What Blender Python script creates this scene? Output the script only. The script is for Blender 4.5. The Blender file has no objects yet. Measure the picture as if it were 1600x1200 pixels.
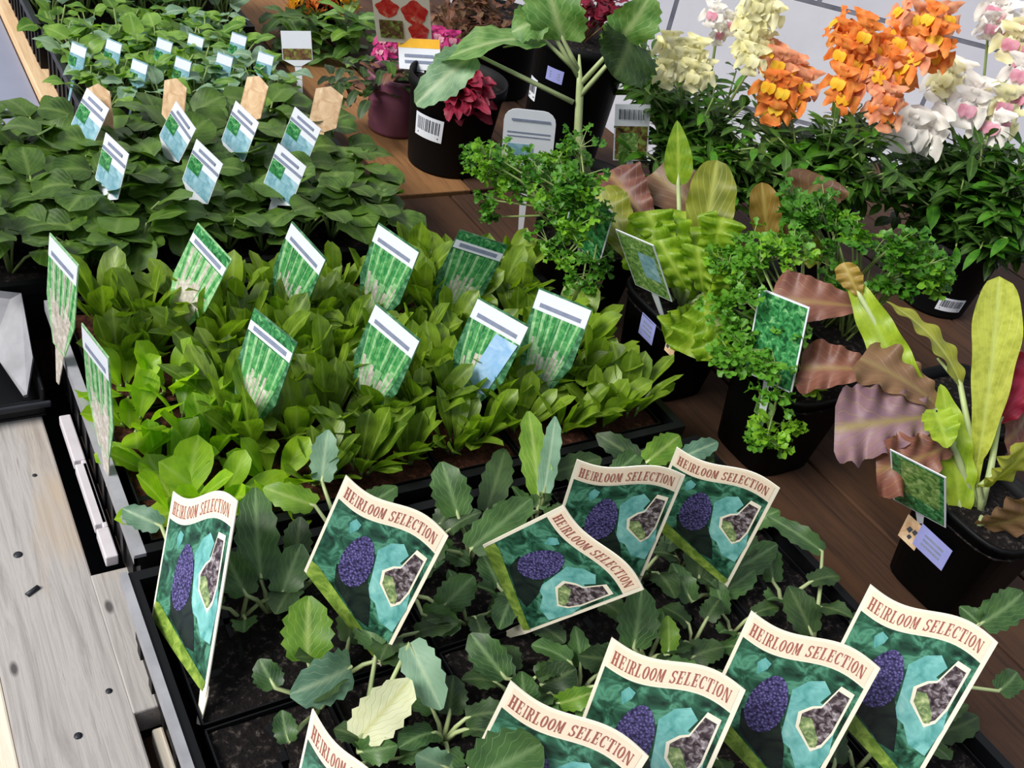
import bpy, math, random
from mathutils import Vector, Matrix, noise
from mathutils.geometry import tessellate_polygon
rnd = random.Random(7)
PI = math.pi
V = Vector
sc = bpy.context.scene
C = sc.collection
HC = 0.62                                   # camera height over the bench top (bench top is z = 0)
PITCH, YAW, ROLL, FPX = math.radians(36), math.radians(38), math.radians(14), 1600.0

# ---------------------------------------------------------------- camera
def cam_axes():
    cy, sy, cp, sp = math.cos(YAW), math.sin(YAW), math.cos(PITCH), math.sin(PITCH)
    f = V((sy*cp, cy*cp, -sp)); r = V((cy, -sy, 0)); u = r.cross(f)
    cr, sr = math.cos(ROLL), math.sin(ROLL)
    return cr*r + sr*u, -sr*r + cr*u, f
AX_R, AX_U, AX_F = cam_axes()
EYE = V((0, 0, HC))
def ray(px, py):
    return AX_F*FPX + AX_R*(px-800) - AX_U*(py-600)
def G(px, py, z=0.0):                       # a point of the place at height z
    d = ray(px, py); return EYE + d*((z-HC)/d.z)
def D(px, py, dist):                        # a point of the place at a distance
    return EYE + ray(px, py).normalized()*dist
cd = bpy.data.cameras.new('camera'); co = bpy.data.objects.new('camera', cd); C.objects.link(co)
m = Matrix((AX_R, AX_U, -AX_F)).transposed().to_4x4(); m.translation = EYE
co.matrix_world = m; cd.sensor_width = 36; cd.sensor_fit = 'HORIZONTAL'; cd.lens = 36*FPX/1600
cd.clip_start = 0.01; sc.camera = co

# ---------------------------------------------------------------- materials
def newmat(name):
    mt = bpy.data.materials.new(name); mt.use_nodes = True
    nt = mt.node_tree; nt.nodes.clear()
    out = nt.nodes.new('ShaderNodeOutputMaterial')
    return mt, nt, out
def nd(nt, typ, **kw):
    n = nt.nodes.new(typ)
    for k, v in kw.items():
        if k.startswith('_'): setattr(n, k[1:], v)
        else: n.inputs[k.replace('__', ' ')].default_value = v
    return n
def ramp(nt, fac, stops, interp='LINEAR'):
    r = nt.nodes.new('ShaderNodeValToRGB'); r.color_ramp.interpolation = interp
    e = r.color_ramp.elements
    while len(e) < len(stops): e.new(0.5)
    for i, (p, c) in enumerate(stops):
        e[i].position = p; e[i].color = (*c, 1)
    nt.links.new(fac, r.inputs[0]); return r.outputs[0]
def coord(nt, scale=(1,1,1), kind='Object'):
    tc = nt.nodes.new('ShaderNodeTexCoord'); mp = nt.nodes.new('ShaderNodeMapping')
    mp.inputs['Scale'].default_value = scale
    nt.links.new(tc.outputs[kind], mp.inputs[0]); return mp.outputs[0]
def tex(nt, vec, scale, detail=3, rough=.55, dist=0):
    n = nd(nt, 'ShaderNodeTexNoise', Scale=scale, Detail=detail, Roughness=rough, Distortion=dist)
    nt.links.new(vec, n.inputs['Vector']); return n.outputs['Fac']
def s2l(c):
    return tuple((x/255/12.92 if x/255 <= .04045 else ((x/255+.055)/1.055)**2.4) for x in c)
def pbsdf(nt, out, color, rough=.5, spec=.5, **kw):
    b = nd(nt, 'ShaderNodeBsdfPrincipled', Roughness=rough)
    b.inputs['Specular IOR Level'].default_value = spec
    for k, v in kw.items(): b.inputs[k.replace('__', ' ')].default_value = v
    if hasattr(color, 'links'): nt.links.new(color, b.inputs['Base Color'])
    else: b.inputs['Base Color'].default_value = (*color, 1)
    nt.links.new(b.outputs[0], out.inputs[0]); return b
def bump(nt, b, fac, dist=.001, strength=.5):
    bp = nd(nt, 'ShaderNodeBump', Distance=dist, Strength=strength)
    nt.links.new(fac, bp.inputs['Height']); nt.links.new(bp.outputs[0], b.inputs['Normal'])
def mix(nt, fac, a, b_, blend='MIX'):
    mx = nt.nodes.new('ShaderNodeMix'); mx.data_type = 'RGBA'; mx.blend_type = blend
    for sock, val in ((mx.inputs[0], fac), (mx.inputs[6], a), (mx.inputs[7], b_)):
        if hasattr(val, 'links'): nt.links.new(val, sock)
        elif isinstance(val, tuple): sock.default_value = (*val, 1)
        else: sock.default_value = val
    return mx.outputs[2]
def plain(name, col, rough=.5, spec=.5, var=.12, sc_=60, **kw):
    mt, nt, out = newmat(name); c = s2l(col)
    f = tex(nt, coord(nt), sc_)
    colr = ramp(nt, f, [(.3, tuple(x*(1-var) for x in c)), (.7, tuple(min(1, x*(1+var)) for x in c))])
    pbsdf(nt, out, colr, rough, spec, **kw); return mt
def leafmat(name, c1, c2, rib, trans=.35, rough=.42, sc_=70, spec=.45, ribw=.10, edge=None):
    mt, nt, out = newmat(name); c1, c2, rib = s2l(c1), s2l(c2), s2l(rib)
    f = tex(nt, coord(nt), sc_, 2)
    oi = nt.nodes.new('ShaderNodeObjectInfo')
    mth = nd(nt, 'ShaderNodeMath', _operation='MULTIPLY_ADD'); nt.links.new(oi.outputs['Random'], mth.inputs[0])
    mth.inputs[1].default_value = .3; nt.links.new(f, mth.inputs[2])
    col = ramp(nt, mth.outputs[0], [(.38, c1), (.85, c2)])
    uv = nt.nodes.new('ShaderNodeUVMap'); uv.uv_map = 'UVMap'
    sx = nt.nodes.new('ShaderNodeSeparateXYZ'); nt.links.new(uv.outputs[0], sx.inputs[0])
    ab = nd(nt, 'ShaderNodeMath', _operation='SUBTRACT'); nt.links.new(sx.outputs[0], ab.inputs[0]); ab.inputs[1].default_value = .5
    a2 = nd(nt, 'ShaderNodeMath', _operation='ABSOLUTE'); nt.links.new(ab.outputs[0], a2.inputs[0])
    if edge:                                   # a coloured margin that belongs to the leaf
        e2 = ramp(nt, a2.outputs[0], [(.12, (0,0,0)), (.36, (1,1,1))])
        col = mix(nt, e2, col, s2l(edge))
    # side veins
    wv = nd(nt, 'ShaderNodeMath', _operation='MULTIPLY_ADD'); nt.links.new(a2.outputs[0], wv.inputs[0]); wv.inputs[1].default_value = -1.1
    nt.links.new(sx.outputs[1], wv.inputs[2])
    w2 = nd(nt, 'ShaderNodeMath', _operation='MULTIPLY'); nt.links.new(wv.outputs[0], w2.inputs[0]); w2.inputs[1].default_value = 38
    w3 = nd(nt, 'ShaderNodeMath', _operation='SINE'); nt.links.new(w2.outputs[0], w3.inputs[0])
    vf = ramp(nt, w3.outputs[0], [(.86, (0,0,0)), (1, (.35,.35,.35))])
    rf = ramp(nt, a2.outputs[0], [(.0, (.75,.75,.75)), (ribw, (0,0,0))])
    col = mix(nt, vf, col, rib); col = mix(nt, rf, col, rib)
    b = nd(nt, 'ShaderNodeBsdfPrincipled', Roughness=rough); b.inputs['Specular IOR Level'].default_value = spec
    nt.links.new(col, b.inputs['Base Color'])
    bump(nt, b, vf, .0006, .5)
    t = nt.nodes.new('ShaderNodeBsdfTranslucent')
    tcol = mix(nt, 1.0, col, (1.35, 1.5, .55), 'MULTIPLY'); nt.links.new(tcol, t.inputs[0])
    ms = nt.nodes.new('ShaderNodeMixShader'); ms.inputs[0].default_value = trans
    nt.links.new(b.outputs[0], ms.inputs[1]); nt.links.new(t.outputs[0], ms.inputs[2]); nt.links.new(ms.outputs[0], out.inputs[0])
    return mt
def woodmat(name, base, light, tan, grain_axis='y', knots=True, rough=.75):
    mt, nt, out = newmat(name)
    s = (30, 1.6, 30) if grain_axis == 'y' else (1.6, 30, 30)
    g = tex(nt, coord(nt, s), 5, 6, .65, .6)
    col = ramp(nt, g, [(.28, s2l(base)), (.55, s2l(light)), (.8, s2l(base))])
    p = tex(nt, coord(nt, (9, 2.2, 9)), 1.7, 3)
    pf = ramp(nt, p, [(.52, (0,0,0)), (.68, (.8,.8,.8))])
    col = mix(nt, pf, col, s2l(tan))
    cr = tex(nt, coord(nt, (60, 2.5, 60)), 3.3, 4, .6, 1.2)
    cf = ramp(nt, cr, [(.26, (.45,.45,.45)), (.34, (0,0,0))])
    col = mix(nt, cf, col, tuple(x*.35 for x in s2l(base)))
    if knots:
        vo = nd(nt, 'ShaderNodeTexVoronoi', Scale=1.0); nt.links.new(coord(nt, (28, 12, 28)), vo.inputs['Vector'])
        kf = ramp(nt, vo.outputs['Distance'], [(.05, (.85,.85,.85)), (.1, (0,0,0))])
        col = mix(nt, kf, col, s2l((52, 48, 50)))
    b = pbsdf(nt, out, col, rough, .3); bump(nt, b, g, .0012, .5); return mt
M = {}
M['gray_wood'] = woodmat('gray_wood', (140,134,133), (176,171,168), (182,158,128))
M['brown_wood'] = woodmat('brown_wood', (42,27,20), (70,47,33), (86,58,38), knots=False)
M['mid_wood'] = woodmat('mid_wood', (104,70,44), (148,106,68), (156,112,70), knots=False)
M['tan_wood'] = woodmat('tan_wood', (196,160,122), (226,194,156), (210,168,124), knots=False)
M['cream_wood'] = woodmat('cream_wood', (206,194,178), (232,222,206), (220,196,160), knots=False)
M['pale_strip'] = plain('pale_strip', (206,200,206), .5, .4, .08, 40)
M['black_plastic'] = plain('black_plastic', (10,11,14), .5, .25, .25, 25)
M['pot_plastic'] = plain('pot_plastic', (7,8,11), .6, .18, .25, 25)
M['gray_plastic_and_sheen'] = plain('gray_plastic_and_sheen', (150,150,156), .42, .5, .18, 40)  # grey plastic of the flap; on tray rims it paints sky reflection
M['charcoal'] = plain('charcoal', (44,46,52), .45, .3, .2, 40)
def soilmat(name, a, b_, hi):
    mt, nt, out = newmat(name)
    f = tex(nt, coord(nt), 190, 6, .7)
    col = ramp(nt, f, [(.3, s2l(a)), (.55, s2l(b_)), (.78, s2l(hi))])
    b = pbsdf(nt, out, col, .9, .15); bump(nt, b, f, .006, 1.0); return mt
M['soil'] = soilmat('soil', (12,11,13), (34,29,29), (128,118,112))
M['mulch'] = soilmat('mulch', (30,17,13), (78,44,32), (140,92,66))
# leaves
M['sorrel'] = leafmat('sorrel', (72,102,20), (134,164,44), (156,182,82), .42, .36)
M['sorrel_lime'] = leafmat('sorrel_lime', (108,158,18), (166,206,40), (186,214,96), .45, .36)
M['cabbage'] = leafmat('cabbage', (38,70,36), (78,114,58), (126,156,104), .25, .45)
M['cabbage_lime'] = leafmat('cabbage_lime', (80,126,34), (130,170,56), (176,198,112), .38, .42)
M['cabbage_blue'] = leafmat('cabbage_blue', (76,116,94), (122,158,130), (166,190,156), .22, .5)
M['cabbage_pale'] = leafmat('cabbage_pale', (206,210,160), (232,234,196), (206,206,140), .3, .5)
M['dark_seed'] = leafmat('dark_seed', (46,76,20), (90,124,44), (118,144,74), .28, .42)
M['basil'] = leafmat('basil', (74,120,36), (134,172,68), (160,190,110), .35, .42)
M['basil_teal'] = leafmat('basil_teal', (96,136,110), (152,182,150), (190,206,180), .3, .5)
M['parsley'] = leafmat('parsley', (40,98,22), (96,154,40), (112,166,58), .3, .42, ribw=.02)
M['parsley_lime'] = leafmat('parsley_lime', (78,136,26), (134,186,46), (146,190,66), .35, .42, ribw=.02)
M['snap_leaf'] = leafmat('snap_leaf', (34,66,22), (76,114,38), (100,138,58), .28, .45)
M['lettuce'] = leafmat('lettuce', (112,150,28), (166,192,54), (180,202,84), .4, .4, 90)
M['lettuce_olive'] = leafmat('lettuce_olive', (112,122,40), (164,166,62), (196,202,110), .38, .42, 45)
M['lettuce_tan'] = leafmat('lettuce_tan', (140,112,52), (170,142,70), (190,170,96), .35, .45, 45)
M['lettuce_brown'] = leafmat('lettuce_brown', (104,74,58), (136,104,76), (150,130,86), .3, .45, 45)
M['lettuce_red'] = leafmat('lettuce_red', (104,62,58), (142,92,78), (160,130,80), .3, .45, 55)
M['lettuce_purple'] = leafmat('lettuce_purple', (112,84,104), (150,118,126), (156,140,74), .28, .5, 45)
M['lettuce_mix'] = leafmat('lettuce_mix', (150,172,44), (190,206,70), (226,234,140), .4, .4, 45, edge=(128,84,70))
M['lettuce_blotch'] = leafmat('lettuce_blotch', (150,158,44), (206,214,92), (214,226,130), .38, .4, 120)
M['cole'] = leafmat('cole', (72,120,50), (128,164,92), (176,196,140), .32, .5)
M['cole_blue'] = leafmat('cole_blue', (96,140,104), (150,182,140), (190,206,170), .28, .5)
M['wine'] = leafmat('wine', (96,14,38), (150,32,62), (160,50,80), .3, .5)
M['bronze'] = leafmat('bronze', (92,58,44), (136,92,72), (150,110,88), .25, .6)
M['darkgreen'] = leafmat('darkgreen', (28,52,26), (62,88,44), (96,116,72), .25, .5)
M['stem'] = plain('stem', (126,146,84), .5, .4, .15, 50)
M['stem_pale'] = plain('stem_pale', (166,180,128), .5, .4, .12, 50)
M['stem_red'] = plain('stem_red', (140,106,78), .5, .4, .15, 50)
def petal(name, a, b_, tr=.3):
    mt, nt, out = newmat(name)
    f = tex(nt, coord(nt), 90, 2)
    col = ramp(nt, f, [(.3, s2l(a)), (.68, s2l(b_))])
    b = nd(nt, 'ShaderNodeBsdfPrincipled', Roughness=.55); b.inputs['Specular IOR Level'].default_value = .25
    t = nt.nodes.new('ShaderNodeBsdfTranslucent'); nt.links.new(col, b.inputs['Base Color']); nt.links.new(col, t.inputs[0])
    ms = nt.nodes.new('ShaderNodeMixShader'); ms.inputs[0].default_value = tr
    nt.links.new(b.outputs[0], ms.inputs[1]); nt.links.new(t.outputs[0], ms.inputs[2]); nt.links.new(ms.outputs[0], out.inputs[0]); return mt
M['p_orange'] = petal('p_orange', (228,112,44), (242,160,80))
M['p_salmon'] = petal('p_salmon', (230,140,104), (244,182,140))
M['p_yellow'] = petal('p_yellow', (246,180,30), (250,216,70))
M['p_cream'] = petal('p_cream', (238,232,168), (246,242,204))
M['p_white'] = petal('p_white', (244,238,228), (250,246,242))
M['p_pink'] = petal('p_pink', (206,126,150), (232,180,196))
M['p_magenta'] = petal('p_magenta', (186,30,110), (220,80,150))
M['p_red'] = petal('p_red', (190,24,34), (220,60,56))
M['p_gold'] = petal('p_gold', (232,150,20), (246,196,50))
# printed cards
def photo(name, stops, scale=90, rough=.3, detail=3):
    mt, nt, out = newmat(name)
    f = tex(nt, coord(nt), scale, detail, .6, .8)
    pbsdf(nt, out, ramp(nt, f, [(p, s2l(c)) for p, c in stops]), rough, .5); return mt
M['card_cream'] = plain('card_cream', (244,236,216), .32, .5, .04, 20)
M['card_peach'] = plain('card_peach', (244,224,200), .32, .5, .05, 30)
M['card_photo'] = photo('card_photo', [(.36,(18,44,34)),(.5,(44,92,70)),(.6,(84,146,120)),(.7,(38,80,52))], 75)
M['card_teal'] = photo('card_teal', [(.35,(78,150,146)),(.6,(128,194,190)),(.75,(164,216,206))], 60)
M['card_dark'] = photo('card_dark', [(.4,(20,28,30)),(.7,(44,58,48))], 60)
def head(name, a, b_, c):
    mt, nt, out = newmat(name)
    vo = nd(nt, 'ShaderNodeTexVoronoi', Scale=620.0); nt.links.new(coord(nt), vo.inputs['Vector'])
    col = ramp(nt, vo.outputs['Distance'], [(.1, s2l(c)), (.45, s2l(b_)), (.85, s2l(a))])
    pbsdf(nt, out, col, .32, .5); return mt
M['card_purple'] = head('card_purple', (26,24,48), (72,66,116), (130,122,184))
M['card_inset'] = photo('card_inset', [(.36,(34,28,34)),(.5,(84,72,76)),(.6,(140,132,136)),(.72,(206,196,206))], 240)
M['card_insetgreen'] = photo('card_insetgreen', [(.4,(96,120,80)),(.6,(160,180,120)),(.72,(210,210,170))], 240)
M['card_stalk'] = photo('card_stalk', [(.4,(98,128,48)),(.65,(150,176,78))], 120)
M['ink_red'] = plain('ink_red', (164,98,88), .35, .4, .05, 40)
M['chive_bg'] = photo('chive_bg', [(.4,(44,92,60)),(.6,(84,138,100)),(.75,(140,184,150))], 130, .2)
M['chive_a'] = photo('chive_a', [(.4,(50,130,70)),(.7,(110,180,110))], 150, .24)
M['chive_b'] = photo('chive_b', [(.4,(110,170,110)),(.7,(176,214,164))], 150, .24)
M['chive_w'] = photo('chive_w', [(.4,(176,168,156)),(.7,(220,214,206))], 150, .24)
M['card_white'] = plain('card_white', (226,230,240), .22, .5, .03, 30)
M['card_line'] = plain('card_line', (132,140,164), .3, .5, .1, 200)
M['card_sky_glare'] = photo('card_sky_glare', [(.4,(140,184,226)),(.7,(190,216,240))], 60, .22)
M['card_blue'] = photo('card_blue', [(.4,(112,160,176)),(.7,(170,206,220))], 90, .25)
M['card_leafy'] = photo('card_leafy', [(.35,(24,70,40)),(.55,(60,140,80)),(.72,(150,200,140))], 160, .25)
M['card_lime'] = photo('card_lime', [(.35,(70,110,50)),(.55,(130,170,90)),(.72,(196,214,150))], 160, .25)
M['card_tan'] = photo('card_tan', [(.35,(196,158,120)),(.6,(226,196,160)),(.75,(240,220,186))], 70, .4)
M['card_brownpic'] = photo('card_brownpic', [(.35,(70,48,36)),(.5,(120,90,60)),(.6,(120,150,60)),(.75,(196,190,140))], 120, .3)
M['card_redpic'] = photo('card_redpic', [(.4,(206,40,40)),(.6,(226,84,70)),(.75,(240,190,160))], 80, .3)
M['card_yellow'] = plain('card_yellow', (236,180,60), .35, .4, .1, 40)
M['bar_ink'] = plain('bar_ink', (70,74,84), .4, .4, .1, 80)
M['lilac'] = plain('lilac', (150,154,214), .35, .4, .06, 60)
M['pink_plastic'] = plain('pink_plastic', (136,82,106), .45, .5, .1, 30)

# ---------------------------------------------------------------- mesh builder
class MB:
    def __init__(s): s.v = []; s.f = []; s.mi = []; s.uv = []; s.mats = []
    def slot(s, mname):
        if mname not in s.mats: s.mats.append(mname)
        return s.mats.index(mname)
    def face(s, idx, mname, uvs=None):
        s.f.append(tuple(idx)); s.mi.append(s.slot(mname)); s.uv.append(uvs or [(.3,.5)]*len(idx))
    def quadpts(s, pts, mname):
        b = len(s.v); s.v += [V(p) for p in pts]; s.face(range(b, b+len(pts)), mname)
    def poly(s, pts2, z, mname, fn=None):
        pts = [V((p[0], p[1], 0)) for p in pts2]; b = len(s.v)
        area = sum(pts[i].x*pts[(i+1) % len(pts)].y - pts[(i+1) % len(pts)].x*pts[i].y for i in range(len(pts)))
        s.v += [V((p.x, p.y, z)) for p in pts]
        for t in tessellate_polygon([pts]):
            t = list(t); a, b2, c = (pts[i] for i in t)
            if (b2-a).cross(c-a).z < 0: t.reverse()
            s.face([b+i for i in t], mname)
    def slab(s, pts2, z0, z1, mname):              # polygon with thickness
        n = len(pts2)
        area = sum(pts2[i][0]*pts2[(i+1) % n][1] - pts2[(i+1) % n][0]*pts2[i][1] for i in range(n))
        if area < 0: pts2 = list(reversed(pts2))
        s.poly(pts2, z1, mname)
        k = len(s.f); s.poly(pts2, z0, mname)
        for i in range(k, len(s.f)): s.f[i] = tuple(reversed(s.f[i]))
        b = len(s.v); s.v += [V((p[0], p[1], z0)) for p in pts2] + [V((p[0], p[1], z1)) for p in pts2]
        for i in range(n):
            j = (i+1) % n; s.face([b+i, b+j, b+n+j, b+n+i], mname)
    def box(s, x0, x1, y0, y1, z0, z1, mname):
        b = len(s.v); s.v += [V((x, y, z)) for z in (z0, z1) for y in (y0, y1) for x in (x0, x1)]
        for q in ((0,2,3,1),(4,5,7,6),(0,1,5,4),(2,6,7,3),(0,4,6,2),(1,3,7,5)): s.face([b+i for i in q], mname)
    def tube(s, pts, rads, mname, n=6, cap=True):
        pts = [V(p) for p in pts]; rings = []
        if not isinstance(rads, (list, tuple)): rads = [rads]*len(pts)
        for i, p in enumerate(pts):
            t = (pts[min(i+1, len(pts)-1)]-pts[max(i-1, 0)])
            t = t.normalized() if t.length > 1e-9 else V((0,0,1))
            a = t.cross(V((0,0,1))) if abs(t.z) < .95 else t.cross(V((1,0,0))); a.normalize(); c = t.cross(a)
            b = len(s.v); s.v += [p + (a*math.cos(2*PI*k/n)+c*math.sin(2*PI*k/n))*rads[i] for k in range(n)]; rings.append(b)
        for i in range(len(pts)-1):
            for k in range(n):
                k2 = (k+1) % n; s.face([rings[i]+k, rings[i]+k2, rings[i+1]+k2, rings[i+1]+k], mname)
        if cap:
            s.face([rings[-1]+k for k in range(n)], mname); s.face([rings[0]+n-1-k for k in range(n)], mname)
    def lathe(s, prof, mname, n=28, at=(0,0,0), sq=0):     # profile of (r, z); sq rounds towards a square
        at = V(at); rings = []
        for r, z in prof:
            b = len(s.v)
            for k in range(n):
                a = 2*PI*k/n; q = 1.0
                if sq: q = 1/max(abs(math.cos(a))**4+abs(math.sin(a))**4, 1e-6)**.25 * (1-sq*0) if sq else 1
                s.v.append(at+V((r*q*math.cos(a), r*q*math.sin(a), z)))
            rings.append(b)
        for i in range(len(prof)-1):
            for k in range(n):
                k2 = (k+1) % n; s.face([rings[i]+k, rings[i]+k2, rings[i+1]+k2, rings[i+1]+k], mname)
    def leaf(s, base, az=0, elev=.8, L=.05, W=.03, prof='oblong', bend=.5, fold=.15, ruff=0, freq=9, serr=0, nser=9, roll=0, mat='sorrel', n=7, m_=2, seed=None, dirv=None, nrm=None):
        base = V(base)
        if dirv is not None:
            d = V(dirv).normalized(); az = math.atan2(d.y, d.x); elev = math.asin(max(-1, min(1, d.z))) + bend/2
        ph = rnd.random()*6.28
        side0 = V((-math.sin(az), math.cos(az), 0))
        if nrm is not None:
            dd = V((math.cos(az)*math.cos(elev), math.sin(az)*math.cos(elev), math.sin(elev)))
            s0 = V(nrm).cross(dd)
            if s0.length > 1e-4:
                s0.normalize(); n0 = dd.cross(s0)
        b0 = len(s.v); p = base.copy(); cols = 2*m_+1
        for i in range(n+1):
            t = i/n
            if nrm is not None and s0.length > 1e-4:
                an = -bend*(t-.5) ; dd2 = V(dirv).normalized() if dirv is not None else dd
                T = (dd2*math.cos(an) + n0*math.sin(an)); S = s0; N = T.cross(S)*-1 if False else S.cross(T)*-1
                N = T.cross(S); N = -N if N.dot(n0) < 0 else N
            else:
                e = elev - bend*t
                T = V((math.cos(az)*math.cos(e), math.sin(az)*math.cos(e), math.sin(e)))
                N0 = T.cross(side0); N0 = -N0 if N0.dot(V((0,0,1))) < 0 and abs(e) < 1.5 else N0
                S = side0*math.cos(roll) + N0*math.sin(roll); N = N0*math.cos(roll) - side0*math.sin(roll)
            if i: p = p + T*(L/n)
            if prof == 'oblong': w = math.sin(PI*min(1, .06+.94*t)**.85)**.62 if t < 1 else 0
            elif prof == 'sorrel': w = (.18+.82*math.sin(PI*.5*min(1, t/.62))**1.5)*math.sqrt(max(0, 1-max(0, (t-.6)/.4)**2.4))
            elif prof == 'spoon': w = (.16+.84*max(0, (t-.25)/.75)**.7)*math.sqrt(max(0, 1-max(0, (t-.68)/.32)**2.2)) if t > .2 else .16
            elif prof == 'round': w = math.sqrt(max(0, 1-(2*t-1)**2))**.9
            elif prof == 'ovate': w = math.sin(PI*t**.62)**.75 if 0 < t < 1 else 0
            elif prof == 'cole': w = (math.sin(PI*min(1, .1+.9*t)**.95)**.5 if t < 1 else .12)
            elif prof == 'fan': w = (.12+.88*t**.8)*(1 if t < .85 else math.sqrt(max(0, 1-((t-.85)/.17)**2)))
            else: w = math.sin(PI*t)**.9 if 0 < t < 1 else 0           # lanceolate
            if serr < 0 and 0 < i < n: w *= 1 - serr*(.6*math.sin(31*t+ph)+.5*math.sin(53*t+2*ph))
            elif serr and 0 < i < n: w *= 1 + serr*(1 if i % 2 else -1)
            for j in range(-m_, m_+1):
                sj = j/m_
                off = fold*abs(sj)*w*W*.5 + ruff*math.sin(freq*t+ph+ (2.1 if j > 0 else 0))*abs(sj)**1.5*w
                s.v.append(p + S*(sj*w*W*.5) + N*off)
        for i in range(n):
            for j in range(2*m_):
                a = b0+i*cols+j
                s.face([a, a+1, a+cols+1, a+cols], mat, [(j/(2*m_), i/n), ((j+1)/(2*m_), i/n), ((j+1)/(2*m_), (i+1)/n), (j/(2*m_), (i+1)/n)])
        return p
    def leafto(s, b, t, W, **kw):                   # leaf from point to point
        b, t = V(b), V(t); kw.setdefault('bend', .5)
        L = (t-b).length*(1+kw['bend']**2/24)
        s.leaf(b, L=L, W=W, dirv=t-b, **kw)
    def build(s, name, parent=None, origin=(0,0,0), smooth=True):
        me = bpy.data.meshes.new(name); o = V(origin)
        me.from_pydata([v-o for v in s.v], [], s.f); me.update()
        for mn in s.mats: me.materials.append(M[mn])
        me.polygons.foreach_set('material_index', s.mi)
        if smooth: me.polygons.foreach_set('use_smooth', [True]*len(s.f))
        uvl = me.uv_layers.new(name='UVMap'); flat = []
        for u in s.uv:
            for a in u: flat += [a[0], a[1]]
        uvl.data.foreach_set('uv', flat)
        ob = bpy.data.objects.new(name, me); C.objects.link(ob)
        if parent: ob.parent = parent
        return ob
def tag(o, label, cat, group=None, kind=None):
    if label: o['label'] = label
    if cat: o['category'] = cat
    if group: o['group'] = group
    if kind: o['kind'] = kind
    return o
def thing(name, label, cat, loc=(0,0,0), group=None, rotz=0):
    o = bpy.data.objects.new(name, None); C.objects.link(o); o.empty_display_size = .02
    o.location = loc; o.rotation_euler = (0, 0, rotz); return tag(o, label, cat, group)
def dup(root, loc, rotz=0, scale=1, label=None, group=None):
    r = root.copy(); C.objects.link(r); r.location = loc; r.rotation_euler = (0, 0, rotz); r.scale = (scale,)*3
    if label: r['label'] = label
    if group: r['group'] = group
    for ch in list(root.children):
        c = ch.copy(); C.objects.link(c); c.parent = r
    return r
def bevel(o, w=.002, seg=2):
    md = o.modifiers.new('bevel', 'BEVEL'); md.width = w; md.segments = seg; md.limit_method = 'ANGLE'
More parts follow.
